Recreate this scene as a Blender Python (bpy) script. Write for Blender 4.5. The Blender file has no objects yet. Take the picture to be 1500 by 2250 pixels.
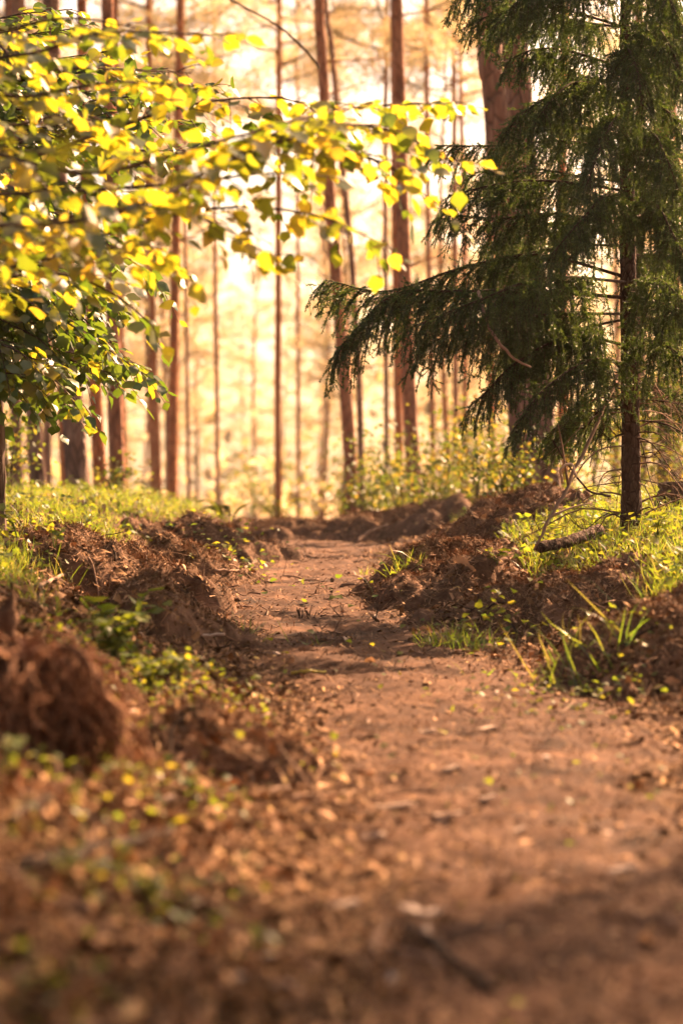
import bpy, math, random
import numpy as np
from mathutils import Vector, Matrix

# ------------------------------------------------------------------ camera, light, sky, exposure
scene = bpy.context.scene
COL = scene.collection
FPX, CX, CY, CAMZ = 5312.5, 750.0, 1125.0, 0.8      # focal length in photo pixels, principal point, eye height

cam = bpy.data.cameras.new('camera')
cam_o = bpy.data.objects.new('camera', cam)
COL.objects.link(cam_o)
cam.sensor_fit = 'VERTICAL'; cam.sensor_height = 36.0; cam.sensor_width = 24.0
cam.lens = 85.0
cam.clip_start = 0.05; cam.clip_end = 2000.0
cam_o.location = (0, 0, CAMZ)
cam_o.rotation_euler = (math.radians(90), 0, 0)
cam.dof.use_dof = True
cam.dof.focus_distance = 11.9
cam.dof.aperture_fstop = 2.2
scene.camera = cam_o

SUN_AZ, SUN_EL = math.radians(36), math.radians(34)
SUN = Vector((math.sin(SUN_AZ) * math.cos(SUN_EL), math.cos(SUN_AZ) * math.cos(SUN_EL), math.sin(SUN_EL)))
world = bpy.data.worlds.new('World'); scene.world = world; world.use_nodes = True
wn, wl = world.node_tree.nodes, world.node_tree.links
for n in list(wn): wn.remove(n)
w_out = wn.new('ShaderNodeOutputWorld'); w_bg = wn.new('ShaderNodeBackground')
w_sky = wn.new('ShaderNodeTexSky'); w_sky.sky_type = 'NISHITA'; w_sky.sun_disc = False
w_sky.sun_elevation = SUN_EL; w_sky.sun_rotation = SUN_AZ
w_sky.dust_density = 4.0; w_sky.air_density = 1.0; w_sky.ozone_density = 1.0
w_mul = wn.new('ShaderNodeMix'); w_mul.data_type = 'RGBA'; w_mul.blend_type = 'MULTIPLY'
w_mul.inputs[0].default_value = 1.0
w_mul.inputs[7].default_value = (1.0, 0.79, 0.63, 1)          # a warm, dusty late-summer sky
wl.new(w_sky.outputs[0], w_mul.inputs[6]); wl.new(w_mul.outputs[2], w_bg.inputs[0])
w_bg.inputs[1].default_value = 0.058
wl.new(w_bg.outputs[0], w_out.inputs[0])

sun = bpy.data.lights.new('sun', 'SUN'); sun.energy = 5.0; sun.angle = math.radians(0.53)
sun.color = (1.0, 0.61, 0.35)
sun_o = bpy.data.objects.new('sun', sun); COL.objects.link(sun_o)
sun_o.rotation_euler = SUN.to_track_quat('Z', 'Y').to_euler()
sun_o.location = SUN * 60

vs = scene.view_settings
scene.display_settings.display_device = 'sRGB'
vs.view_transform = 'Standard'; vs.look = 'None'; vs.gamma = 1.0; vs.use_curve_mapping = False
vs.exposure = 2.72
cy = scene.cycles
cy.max_bounces = 6; cy.diffuse_bounces = 3; cy.transmission_bounces = 4; cy.volume_bounces = 1
cy.glossy_bounces = 2; cy.transparent_max_bounces = 4
cy.use_denoising = True
cy.sample_clamp_indirect = 6.0

rng = np.random.default_rng(7)
random.seed(7)

# ------------------------------------------------------------------ helpers
def P(px, py, d):
    """photo pixel and distance -> point in the place"""
    return np.array([(px - CX) * d / FPX, d, CAMZ + (CY - py) * d / FPX])

def hash2(ix, iy, seed):
    h = (ix.astype(np.int64) * 374761393 + iy.astype(np.int64) * 668265263 + seed * 974634777) & 0x7fffffff
    h = ((h ^ (h >> 13)) * 1274126177) & 0x7fffffff
    h = h ^ (h >> 16)
    return (h & 0xffff) / 65535.0

def vnoise(x, y, seed=0):
    x = np.asarray(x, float); y = np.asarray(y, float)
    ix, iy = np.floor(x), np.floor(y)
    fx, fy = x - ix, y - iy
    fx = fx * fx * (3 - 2 * fx); fy = fy * fy * (3 - 2 * fy)
    a = hash2(ix, iy, seed); b = hash2(ix + 1, iy, seed); c = hash2(ix, iy + 1, seed); d = hash2(ix + 1, iy + 1, seed)
    return (a + (b - a) * fx + (c - a) * fy + (a - b - c + d) * fx * fy) * 2 - 1

def fbm(x, y, seed=0, oct=3):
    s, a = 0, 1.0
    for k in range(oct):
        s = s + a * vnoise(x * 2 ** k + 17.3 * k, y * 2 ** k - 9.1 * k, seed + k); a *= 0.5
    return s

def sstep(a, b, x):
    t = np.clip((x - a) / (b - a), 0, 1); return t * t * (3 - 2 * t)

def unit(v):
    v = np.asarray(v, float)
    return v / np.maximum(np.linalg.norm(v, axis=-1, keepdims=True), 1e-9)

class MB:
    """collects triangles; build() links them as ONE mesh object"""
    def __init__(s): s.v = []; s.f = []; s.r = []; s.m = []; s.n = 0
    def add(s, v, f, rnd=None, mat=0):
        v = np.asarray(v, float).reshape(-1, 3); f = np.asarray(f, np.int64).reshape(-1, 3)
        s.v.append(v); s.f.append(f + s.n); s.n += len(v)
        if rnd is None: rnd = np.full(len(f), random.random())
        s.r.append(np.broadcast_to(np.asarray(rnd, float), (len(f),)))
        s.m.append(np.full(len(f), mat, np.int32))
    def mesh(s, name, mats, origin=(0, 0, 0), smooth=True):
        v = np.concatenate(s.v) - np.asarray(origin, float); f = np.concatenate(s.f)
        me = bpy.data.meshes.new(name)
        me.vertices.add(len(v)); me.vertices.foreach_set('co', v.astype(np.float32).ravel())
        me.loops.add(f.size); me.loops.foreach_set('vertex_index', f.astype(np.int32).ravel())
        me.polygons.add(len(f))
        me.polygons.foreach_set('loop_start', np.arange(0, f.size, 3, dtype=np.int32))
        me.polygons.foreach_set('material_index', np.concatenate(s.m))
        me.polygons.foreach_set('use_smooth', np.full(len(f), smooth, dtype=bool))
        a = me.attributes.new('rnd', 'FLOAT', 'FACE'); a.data.foreach_set('value', np.concatenate(s.r).astype(np.float32))
        me.update(calc_edges=True)
        for m in (mats if isinstance(mats, (list, tuple)) else [mats]): me.materials.append(m)
        return me
    def build(s, name, mats, parent=None, smooth=True, origin=None):
        loc = tuple(parent.location) if parent is not None else (origin if origin is not None else (0, 0, 0))
        me = s.mesh(name, mats, loc, smooth)
        o = bpy.data.objects.new(name, me); COL.objects.link(o)
        if parent is not None: o.parent = parent
        elif origin is not None: o.location = origin
        return o

def link(name, me, parent=None, mat=None):
    o = bpy.data.objects.new(name, me); COL.objects.link(o)
    if parent is not None: o.parent = parent
    if mat is not None: o.matrix_local = mat
    return o

def thing(name, label, cat, loc, group=None):
    o = bpy.data.objects.new(name, None); COL.objects.link(o)
    o.empty_display_size = 0.1
    o.location = tuple(float(c) for c in loc)
    return tag(o, label, cat, group)

def tag(o, label=None, cat=None, group=None, kind=None):
    if label: o['label'] = label
    if cat: o['category'] = cat
    if group: o['group'] = group
    if kind: o['kind'] = kind
    return o

def spline(pts, n):
    """Catmull-Rom through pts"""
    p = np.asarray(pts, float)
    if len(p) == 2: p = np.array([p[0], (p[0] + p[1]) / 2, p[1]])
    q = np.vstack([2 * p[0] - p[1], p, 2 * p[-1] - p[-2]])
    t = np.linspace(0, len(p) - 1 - 1e-6, n); i = np.floor(t).astype(int); u = (t - i)[:, None]
    a, b, c, d = q[i], q[i + 1], q[i + 2], q[i + 3]
    return 0.5 * (2 * b + (c - a) * u + (2 * a - 5 * b + 4 * c - d) * u ** 2 + (3 * b - a - 3 * c + d) * u ** 3)

def tube(mb, pts, rad, sides=6, mat=0, rnd=None, rough=0.0, cap=True, seed=0):
    p = np.asarray(pts, float); n = len(p)
    r = np.broadcast_to(np.asarray(rad, float), (n,))
    t = unit(np.gradient(p, axis=0))
    ref = np.array([0, 1.0, 0]) if abs(t[0][1]) < 0.8 else np.array([1.0, 0, 0])
    b = unit(np.cross(t, ref)); c = np.cross(t, b)
    ang = np.arange(sides) * 2 * np.pi / sides
    rr = r[:, None] * np.ones(sides)
    if rough:
        kk = np.arange(n)[:, None] * 0.45
        rr = rr * (1 + rough * vnoise(np.cos(ang)[None] * 2.4 + seed, kk + np.sin(ang)[None] * 2.4, seed) +
                   rough * 0.7 * vnoise(ang[None] * 3.0, kk * 2.2, seed + 5))
    v = p[:, None] + rr[..., None] * (np.cos(ang)[None, :, None] * b[:, None] + np.sin(ang)[None, :, None] * c[:, None])
    i = np.arange(n - 1)[:, None] * sides; j = np.arange(sides)[None]; j2 = (j + 1) % sides
    a0 = i + j; a1 = i + j2; b0 = a0 + sides; b1 = a1 + sides
    f = np.concatenate([np.stack([a0, a1, b1], -1).reshape(-1, 3), np.stack([a0, b1, b0], -1).reshape(-1, 3)])
    v = v.reshape(-1, 3)
    if cap:
        k = len(v); v = np.vstack([v, p[0], p[-1]])
        jj = np.arange(sides)
        f = np.vstack([f, np.stack([np.full(sides, k), (jj + 1) % sides, jj], -1),
                       np.stack([np.full(sides, k + 1), (n - 1) * sides + jj, (n - 1) * sides + (jj + 1) % sides], -1)])
    mb.add(v, f, rnd, mat)

def grid_tris(nr, nc):
    i = np.arange(nr - 1)[:, None] * nc; j = np.arange(nc - 1)[None]
    a = i + j; b = a + 1; c = a + nc; d = c + 1
    return np.concatenate([np.stack([a, b, d], -1).reshape(-1, 3), np.stack([a, d, c], -1).reshape(-1, 3)])

def scatter(mb, tv, tf, X, Y, Z, T, rnd=None, mat=0):
    """template copies: columns X, Y, Z (n,3) already scaled, at T (n,3)"""
    tv = np.asarray(tv, float); tf = np.asarray(tf)
    n = len(T)
    v = T[:, None] + tv[None, :, 0:1] * X[:, None] + tv[None, :, 1:2] * Y[:, None] + tv[None, :, 2:3] * Z[:, None]
    f = tf[None] + (np.arange(n) * len(tv))[:, None, None]
    r = np.repeat(rng.random(n) if rnd is None else rnd, len(tf))
    mb.add(v.reshape(-1, 3), f.reshape(-1, 3), r, mat)

def frame(d, nrm):
    y = unit(d); x = unit(np.cross(y, nrm)); z = np.cross(x, y)
    return x, y, z

def rdir(n):
    return unit(rng.normal(size=(n, 3)))

# ------------------------------------------------------------------ materials
def mat_new(name):
    m = bpy.data.materials.new(name); m.use_nodes = True
    nt = m.node_tree
    for n in list(nt.nodes): nt.nodes.remove(n)
    out = nt.nodes.new('ShaderNodeOutputMaterial')
    return m, nt.nodes, nt.links, out

def ramp(nd, stops):
    r = nd.new('ShaderNodeValToRGB'); e = r.color_ramp.elements
    while len(e) < len(stops): e.new(0.5)
    for k, (p, c) in enumerate(stops): e[k].position = p; e[k].color = (*c, 1)
    return r

def rnd_socket(nd, lk):
    a = nd.new('ShaderNodeAttribute'); a.attribute_name = 'rnd'
    o = nd.new('ShaderNodeObjectInfo')
    s = nd.new('ShaderNodeMath'); s.operation = 'ADD'; lk.new(a.outputs['Fac'], s.inputs[0]); lk.new(o.outputs['Random'], s.inputs[1])
    f = nd.new('ShaderNodeMath'); f.operation = 'FRACT'; lk.new(s.outputs[0], f.inputs[0])
    return f.outputs[0]

def leaf_mat(name, stops, tstops, trans=0.55, gloss=0.06, rough=0.35):
    m, nd, lk, out = mat_new(name)
    r = rnd_socket(nd, lk)
    c1 = ramp(nd, stops); c2 = ramp(nd, tstops); lk.new(r, c1.inputs[0]); lk.new(r, c2.inputs[0])
    tc = nd.new('ShaderNodeTexCoord'); nz = nd.new('ShaderNodeTexNoise'); nz.inputs['Scale'].default_value = 40
    lk.new(tc.outputs['Object'], nz.inputs['Vector'])
    mx = nd.new('ShaderNodeMix'); mx.data_type = 'RGBA'; mx.blend_type = 'MULTIPLY'; mx.inputs[0].default_value = 0.35
    lk.new(c1.outputs[0], mx.inputs[6]); lk.new(nz.outputs[0], mx.inputs[7])
    d = nd.new('ShaderNodeBsdfDiffuse'); t = nd.new('ShaderNodeBsdfTranslucent'); g = nd.new('ShaderNodeBsdfGlossy')
    g.inputs['Roughness'].default_value = rough
    lk.new(mx.outputs[2], d.inputs[0]); lk.new(c2.outputs[0], t.inputs[0])
    a = nd.new('ShaderNodeMixShader'); a.inputs[0].default_value = trans
    lk.new(d.outputs[0], a.inputs[1]); lk.new(t.outputs[0], a.inputs[2])
    b = nd.new('ShaderNodeMixShader'); b.inputs[0].default_value = gloss
    lk.new(a.outputs[0], b.inputs[1]); lk.new(g.outputs[0], b.inputs[2]); lk.new(b.outputs[0], out.inputs[0])
    return m

def rough_mat(name, stops, scale=12.0, stretch=(1, 1, 1), bump=0.4, use_rnd=True, rough=0.9, vor=0.0, dist=0.02, detail=8):
    """diffuse-ish surface: noise colour, optional per-piece variation, bump"""
    m, nd, lk, out = mat_new(name)
    tc = nd.new('ShaderNodeTexCoord'); mp = nd.new('ShaderNodeMapping'); mp.inputs['Scale'].default_value = stretch
    lk.new(tc.outputs['Object'], mp.inputs['Vector'])
    nz = nd.new('ShaderNodeTexNoise'); nz.inputs['Scale'].default_value = scale; nz.inputs['Detail'].default_value = detail
    nz.inputs['Roughness'].default_value = 0.65
    lk.new(mp.outputs[0], nz.inputs['Vector'])
    fac = nz.outputs[0]
    if use_rnd:
        r = rnd_socket(nd, lk)
        k = nd.new('ShaderNodeMath'); k.operation = 'MULTIPLY_ADD'; k.inputs[1].default_value = 0.30
        lk.new(nz.outputs[0], k.inputs[0])
        k2 = nd.new('ShaderNodeMath'); k2.operation = 'MULTIPLY'; k2.inputs[1].default_value = 0.75; lk.new(r, k2.inputs[0])
        lk.new(k2.outputs[0], k.inputs[2]); fac = k.outputs[0]
    c = ramp(nd, stops); lk.new(fac, c.inputs[0])
    p = nd.new('ShaderNodeBsdfPrincipled'); p.inputs['Roughness'].default_value = rough
    p.inputs['Specular IOR Level'].default_value = 0.06
    lk.new(c.outputs[0], p.inputs['Base Color'])
    h = nz.outputs[0]
    if vor:
        vo = nd.new('ShaderNodeTexVoronoi'); vo.feature = 'DISTANCE_TO_EDGE'; vo.inputs['Scale'].default_value = vor
        lk.new(mp.outputs[0], vo.inputs['Vector'])
        s = nd.new('ShaderNodeMath'); s.operation = 'MINIMUM'; s.inputs[1].default_value = 0.25; lk.new(vo.outputs[0], s.inputs[0])
        ad = nd.new('ShaderNodeMath'); ad.operation = 'MULTIPLY_ADD'; ad.inputs[1].default_value = 2.5
        lk.new(s.outputs[0], ad.inputs[0]); lk.new(nz.outputs[0], ad.inputs[2]); h = ad.outputs[0]
        # bark colour is darker along the crevices
        dk = nd.new('ShaderNodeMapRange'); dk.inputs['From Max'].default_value = 0.12; dk.inputs['To Min'].default_value = 0.45
        lk.new(vo.outputs[0], dk.inputs['Value'])
        mx = nd.new('ShaderNodeMix'); mx.data_type = 'RGBA'; mx.blend_type = 'MULTIPLY'; mx.inputs[0].default_value = 1
        lk.new(c.outputs[0], mx.inputs[6]); lk.new(dk.outputs[0], mx.inputs[7]); lk.new(mx.outputs[2], p.inputs['Base Color'])
    b = nd.new('ShaderNodeBump'); b.inputs['Strength'].default_value = bump; b.inputs['Distance'].default_value = dist
    lk.new(h, b.inputs['Height']); lk.new(b.outputs[0], p.inputs['Normal'])
    lk.new(p.outputs[0], out.inputs[0])
    return m

SOIL = [(0.28, (0.0144, 0.0078, 0.0043)), (0.45, (0.0515, 0.0266, 0.0131)), (0.6, (0.1030, 0.0533, 0.0278)), (0.8, (0.2061, 0.1135, 0.0625))]
M_ground = rough_mat('forest_soil', SOIL, 5.0, bump=0.9, use_rnd=False, dist=0.03, detail=12)
M_path = rough_mat('trodden_soil', [(0.30, (0.0178, 0.0085, 0.0042)), (0.45, (0.0533, 0.0244, 0.0129)), (0.6, (0.1017, 0.0500, 0.0267)), (0.78, (0.2288, 0.1218, 0.0707))], 4.0, bump=0.8, use_rnd=False, dist=0.02, detail=12)
M_mound = rough_mat('loose_peaty_soil', [(0.27, (0.0226, 0.0128, 0.0069)), (0.45, (0.0876, 0.0474, 0.0278)), (0.62, (0.1700, 0.0947, 0.0574)), (0.8, (0.2782, 0.1678, 0.1043))], 9.0, bump=1.0, use_rnd=False, dist=0.03, detail=12)
M_litter = rough_mat('dead_leaf_litter', [(0.0, (0.0165, 0.0089, 0.0043)), (0.32, (0.0979, 0.0513, 0.0217)), (0.62, (0.2782, 0.1530, 0.0678)), (0.84, (0.5152, 0.3059, 0.1737)), (1.0, (0.4122, 0.3159, 0.0435))], 30, bump=0.1)
M_straw = rough_mat('dry_needle_straw', [(0.0, (0.0361, 0.0178, 0.0087)), (0.45, (0.1340, 0.0691, 0.0347)), (0.8, (0.2988, 0.1727, 0.0955)), (1.0, (0.4740, 0.3159, 0.1911))], 30, bump=0.0)
M_crumb = rough_mat('soil_crumbs', [(0.0, (0.0412, 0.0208, 0.0104)), (0.5, (0.1236, 0.0622, 0.0331)), (1.0, (0.2679, 0.1480, 0.0869))], 40, bump=0.2)
M_chip = rough_mat('pale_split_wood', [(0.0, (0.30, 0.21, 0.15)), (1.0, (0.55, 0.43, 0.34))], 20, (1, 6, 1), 0.2)
M_stick = rough_mat('dry_stick_bark', [(0.1, (0.07, 0.04, 0.026)), (0.5, (0.17, 0.105, 0.07)), (1.0, (0.30, 0.20, 0.14))], 30, bump=0.3)
M_darkstick = rough_mat('damp_dark_stick_bark', [(0.1, (0.02, 0.013, 0.009)), (1.0, (0.08, 0.05, 0.034))], 30, bump=0.3)
M_root = rough_mat('matted_dry_roots', [(0.0, (0.03, 0.014, 0.008)), (0.5, (0.15, 0.07, 0.036)), (1.0, (0.38, 0.21, 0.12))], 25, bump=0.3)
M_bark_low = rough_mat('furrowed_bark', [(0.2, (0.05, 0.034, 0.026)), (0.5, (0.13, 0.088, 0.066)), (0.8, (0.23, 0.165, 0.13))], 14, (1, 1, 0.25), 0.9, False, vor=9.0, dist=0.03)
M_bark_spruce = rough_mat('spruce_bark', [(0.2, (0.026, 0.015, 0.011)), (0.5, (0.075, 0.043, 0.030)), (0.8, (0.15, 0.09, 0.064))], 30, (1, 1, 0.5), 0.9, False, vor=40.0, dist=0.01)
M_twig = rough_mat('twig_bark', [(0.2, (0.03, 0.02, 0.014)), (0.8, (0.11, 0.07, 0.048))], 40, bump=0.2, use_rnd=False)

def pine_bark(name, tone):
    """pine bark: grey-brown plates low on the trunk, thin orange flakes above (tone = how orange this trunk is)"""
    m, nd, lk, out = mat_new(name)
    tc = nd.new('ShaderNodeTexCoord'); mp = nd.new('ShaderNodeMapping'); mp.inputs['Scale'].default_value = (1, 1, 0.3)
    lk.new(tc.outputs['Object'], mp.inputs['Vector'])
    nz = nd.new('ShaderNodeTexNoise'); nz.inputs['Scale'].default_value = 9; nz.inputs['Detail'].default_value = 8
    lk.new(mp.outputs[0], nz.inputs['Vector'])
    g = ramp(nd, [(0.25, (0.055, 0.036, 0.027)), (0.5, (0.14, 0.092, 0.068)), (0.75, (0.24, 0.17, 0.13))])
    o = ramp(nd, [(0.25, (0.20, 0.058, 0.018)), (0.5, (0.42, 0.135, 0.042)), (0.75, (0.58, 0.23, 0.09))])
    lk.new(nz.outputs[0], g.inputs[0]); lk.new(nz.outputs[0], o.inputs[0])
    sp = nd.new('ShaderNodeSeparateXYZ'); lk.new(tc.outputs['Object'], sp.inputs[0])
    mr = nd.new('ShaderNodeMapRange'); mr.inputs['From Min'].default_value = 0.5; mr.inputs['From Max'].default_value = 9.0
    mr.inputs['To Min'].default_value = tone; mr.inputs['To Max'].default_value = min(1, tone + 0.45)
    lk.new(sp.outputs['Z'], mr.inputs['Value'])
    mx = nd.new('ShaderNodeMix'); mx.data_type = 'RGBA'; lk.new(mr.outputs[0], mx.inputs[0])
    lk.new(g.outputs[0], mx.inputs[6]); lk.new(o.outputs[0], mx.inputs[7])
    vo = nd.new('ShaderNodeTexVoronoi'); vo.feature = 'DISTANCE_TO_EDGE'; vo.inputs['Scale'].default_value = 14
    lk.new(mp.outputs[0], vo.inputs['Vector'])
    dk = nd.new('ShaderNodeMapRange'); dk.inputs['From Max'].default_value = 0.12; dk.inputs['To Min'].default_value = 0.5
    lk.new(vo.outputs[0], dk.inputs['Value'])
    m2 = nd.new('ShaderNodeMix'); m2.data_type = 'RGBA'; m2.blend_type = 'MULTIPLY'; m2.inputs[0].default_value = 1
    lk.new(mx.outputs[2], m2.inputs[6]); lk.new(dk.outputs[0], m2.inputs[7])
    p = nd.new('ShaderNodeBsdfPrincipled'); p.inputs['Roughness'].default_value = 0.85; p.inputs['Specular IOR Level'].default_value = 0.2
    lk.new(m2.outputs[2], p.inputs['Base Color'])
    b = nd.new('ShaderNodeBump'); b.inputs['Strength'].default_value = 0.9; b.inputs['Distance'].default_value = 0.03
    ad = nd.new('ShaderNodeMath'); ad.operation = 'ADD'; lk.new(dk.outputs[0], ad.inputs[0]); lk.new(nz.outputs[0], ad.inputs[1])
    lk.new(ad.outputs[0], b.inputs['Height']); lk.new(b.outputs[0], p.inputs['Normal'])
    lk.new(p.outputs[0], out.inputs[0])
    return m
PINE_BARK = [pine_bark('pine_bark_grey', 0.12), pine_bark('pine_bark_brown', 0.45), pine_bark('pine_bark_orange', 0.9)]

M_hazel_green = leaf_mat('hazel_leaf_green', [(0, (0.035, 0.07, 0.012)), (0.6, (0.06, 0.10, 0.016)), (1, (0.12, 0.14, 0.02))],
                         [(0, (0.07, 0.14, 0.010)), (0.7, (0.17, 0.24, 0.014)), (1, (0.50, 0.40, 0.02))], 0.45, 0.055, 0.45)
M_hazel_yellow = leaf_mat('hazel_leaf_yellow', [(0, (0.05, 0.085, 0.014)), (0.6, (0.14, 0.15, 0.02)), (1, (0.34, 0.24, 0.03))],
                          [(0, (0.10, 0.17, 0.010)), (0.4, (0.34, 0.36, 0.018)), (0.75, (0.62, 0.52, 0.02)), (1, (0.74, 0.50, 0.03))], 0.55, 0.07, 0.38)
M_fallen = leaf_mat('fallen_leaf_yellow', [(0, (0.30, 0.28, 0.03)), (0.6, (0.45, 0.36, 0.04)), (1, (0.42, 0.22, 0.04))],
                    [(0, (0.4, 0.4, 0.03)), (1, (0.6, 0.4, 0.04))], 0.3, 0.05, 0.4)
M_brownleaf = leaf_mat('fallen_leaf_brown', [(0, (0.28, 0.16, 0.09)), (0.5, (0.42, 0.28, 0.19)), (1, (0.36, 0.15, 0.07))],
                       [(0, (0.3, 0.16, 0.08)), (1, (0.4, 0.22, 0.1))], 0.2, 0.05, 0.5)
M_spruce = leaf_mat('spruce_needles', [(0, (0.012, 0.026, 0.007)), (0.7, (0.030, 0.058, 0.011)), (1, (0.085, 0.105, 0.022))],
                    [(0, (0.05, 0.10, 0.01)), (1, (0.16, 0.22, 0.025))], 0.35, 0.05, 0.4)
M_pine = leaf_mat('pine_needles', [(0, (0.05, 0.055, 0.016)), (0.6, (0.10, 0.088, 0.026)), (1, (0.20, 0.135, 0.05))],
                  [(0, (0.28, 0.24, 0.08)), (1, (0.72, 0.53, 0.31))], 0.64, 0.04, 0.45)
M_bush = leaf_mat('bush_leaf', [(0, (0.05, 0.075, 0.014)), (0.7, (0.10, 0.115, 0.02)), (1, (0.24, 0.17, 0.03))],
                  [(0, (0.10, 0.15, 0.015)), (0.7, (0.20, 0.22, 0.022)), (1, (0.50, 0.34, 0.04))], 0.42, 0.03, 0.4)
M_grass = leaf_mat('grass_blade', [(0, (0.05, 0.085, 0.012)), (0.7, (0.10, 0.125, 0.02)), (1, (0.30, 0.24, 0.06))],
                   [(0, (0.15, 0.26, 0.012)), (0.75, (0.33, 0.38, 0.02)), (1, (0.5, 0.38, 0.08))], 0.5, 0.06, 0.4)
M_cover = leaf_mat('ground_plant_leaf', [(0, (0.045, 0.085, 0.014)), (0.7, (0.09, 0.125, 0.02)), (1, (0.20, 0.18, 0.03))],
                   [(0, (0.15, 0.22, 0.015)), (0.8, (0.30, 0.32, 0.02)), (1, (0.5, 0.40, 0.03))], 0.45, 0.035, 0.5)

# ------------------------------------------------------------------ terrain shape
PY = np.array([-10, 2.0, 4, 5, 7.5, 9.5, 12, 16, 19, 22, 40, 400.])
PCX = np.array([0.45, 0.45, 0.45, 0.44, 0.43, 0.12, -0.22, -0.2, -0.18, -0.15, 0.4, 4])
PHW = np.array([0.44, 0.44, 0.44, 0.46, 0.54, 0.56, 0.48, 0.48, 0.52, 0.5, 0.5, 0.5])
ZY = np.array([-300, -6, 0, 3.8, 8, 12, 16, 20, 23, 28, 40, 60, 100, 400.])
ZZ = np.array([-0.2, -0.2, -0.10, 0.0, 0.16, 0.34, 0.46, 0.55, 0.56, 0.45, 0.30, 0.1, -0.1, 0.0])

def path_off(x, y):
    return np.abs(x - np.interp(y, PY, PCX)) - np.interp(y, PY, PHW) * (1 + 0.12 * vnoise(y * 1.3, y * 0 + 3.3, 3))

def H0(x, y):
    x = np.asarray(x, float); y = np.asarray(y, float)
    po = path_off(x, y)
    bank = 0.36 * sstep(0.0, 1.35, po) * (1 - 0.6 * sstep(24, 40, y))
    z = np.interp(y, ZY, ZZ) + bank
    off = sstep(-0.1, 0.35, po)
    near = 1 - sstep(40, 80, np.hypot(x, y))
    z = z + near * ((0.010 + 0.035 * off) * fbm(x * 2.2, y * 2.2, 11, 3) + (0.012 + 0.015 * off) * fbm(x * 8, y * 8, 21, 3) + 0.004 * fbm(x * 27, y * 27, 23, 2))
    return z + 0.35 * fbm(x * 0.05, y * 0.05, 5, 2) * sstep(30, 60, np.hypot(x, y))

# soil mounds: (centre x, y, half length along, half width, turn, height, label)
MOUNDS = [
    (-1.10, 11.40, 0.67, 0.43, 1.25, 0.230, 'long mound of dark raked soil and needle straw on the left edge of the path'),
    (-0.72, 9.90, 0.39, 0.26, 1.30, 0.157, 'small dark soil heap behind the fresh green plant on the left of the path'),
    (-0.82, 13.70, 0.67, 0.29, 1.50, 0.157, 'soil ridge joining the two mounds along the left edge of the path'),
    (-0.86, 16.20, 0.49, 0.41, 0.30, 0.203, 'left mound of soil with small yellow plants, before the bright pines'),
    (-0.45, 21.30, 0.59, 0.48, 0.00, 0.165, 'low blurred soil heap closing the far end of the path, left half'),
    (0.48, 21.00, 0.67, 0.54, 0.10, 0.239, 'blurred soil heap at the far end of the path with a stick leaning on it'),
    (0.92, 14.80, 0.54, 0.43, 0.25, 0.257, 'rough mound of peat clods in front of the thick pine trunks'),
    (0.52, 12.60, 0.86, 0.36, 1.45, 0.203, 'long mound of needle straw on the right of the path under the pale oak leaf'),
    (0.86, 10.50, 0.59, 0.34, 2.10, 0.157, 'low soil ridge with sparse grass between path and sunlit grass on the right'),
    (1.20, 8.60, 0.54, 0.41, 2.10, 0.211, 'dark clod mound at the right edge below the sunlit grass'),
    (-0.30, 6.60, 0.37, 0.24, 1.90, 0.065, 'low litter covered hump left of the sunlit part of the path'),
]
def mound_val(i, x, y):
    cx, cyy, a, b, rot, h, _ = MOUNDS[i]
    dx, dy = x - cx, y - cyy
    u = (dx * math.cos(rot) + dy * math.sin(rot)) / a; v = (-dx * math.sin(rot) + dy * math.cos(rot)) / b
    r = np.hypot(u, v) * (1 + 0.32 * fbm(x * 3, y * 3, 40 + i, 3))
    core = np.clip(1.25 - r * r, 0, 1.2) / 1.2
    lump = 0.036 * fbm(x * 5, y * 5, 60 + i, 3) + 0.018 * fbm(x * 20, y * 20, 70 + i, 2)
    val = h * core ** 0.85 + lump * np.clip(core * 3, 0, 1)
    return np.where(r < 1.12, val, 0), r

def H(x, y):
    z = H0(x, y); m = np.zeros_like(z)
    for i in range(len(MOUNDS)): m = np.maximum(m, mound_val(i, x, y)[0])
    return z + m

# ground sheet
ys = [-8.0]
while ys[-1] < 330:
    y = ys[-1]
    ys.append(y + (0.3 if y < 2 else 0.036 * max(1, (y / 6)) ** 1.0 if y < 26 else 0.06 * (y - 20)))
ys = np.array(ys)
outer = np.array([1.2, 1.6, 2.4, 4, 7, 12, 20, 35.])
inner = np.linspace(-1, 1, 181)
rows = []
for y in ys:
    w = max(1.6, 0.17 * y + 0.7) if y > 0 else 1.6
    xs = np.concatenate([-outer[::-1] * w, inner * w, outer * w])
    if w * 35 < 330:
        xs[0] = -330; xs[-1] = 330
    rows.append(xs)
GX = np.array(rows); GY = np.repeat(ys[:, None], GX.shape[1], 1)
mb = MB(); mb.add(np.stack([GX, GY, H0(GX, GY)], -1), grid_tris(*GX.shape), 0.5)
tag(mb.build('ground', M_ground), kind='structure')

# path sheet, lying a few millimetres over the ground
py_ = np.concatenate([np.arange(-6, 2, 0.2), 2 * np.exp(np.linspace(0, math.log(11), 420))])
u = np.linspace(-1, 1, 61)
GY = np.repeat(py_[:, None], 61, 1)
GX = np.interp(GY, PY, PCX) + u[None] * (np.interp(GY, PY, PHW) + 0.06 + 0.14 * fbm(GY * 1.6, GY * 0 + np.sign(u)[None] * 5, 9, 3))
GZ = H0(GX, GY) + 0.010 - 0.03 * np.abs(u)[None] ** 5
mb = MB(); mb.add(np.stack([GX, GY, GZ], -1), grid_tris(*GX.shape), 0.5)
tag(mb.build('path', M_path), kind='structure')

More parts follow.
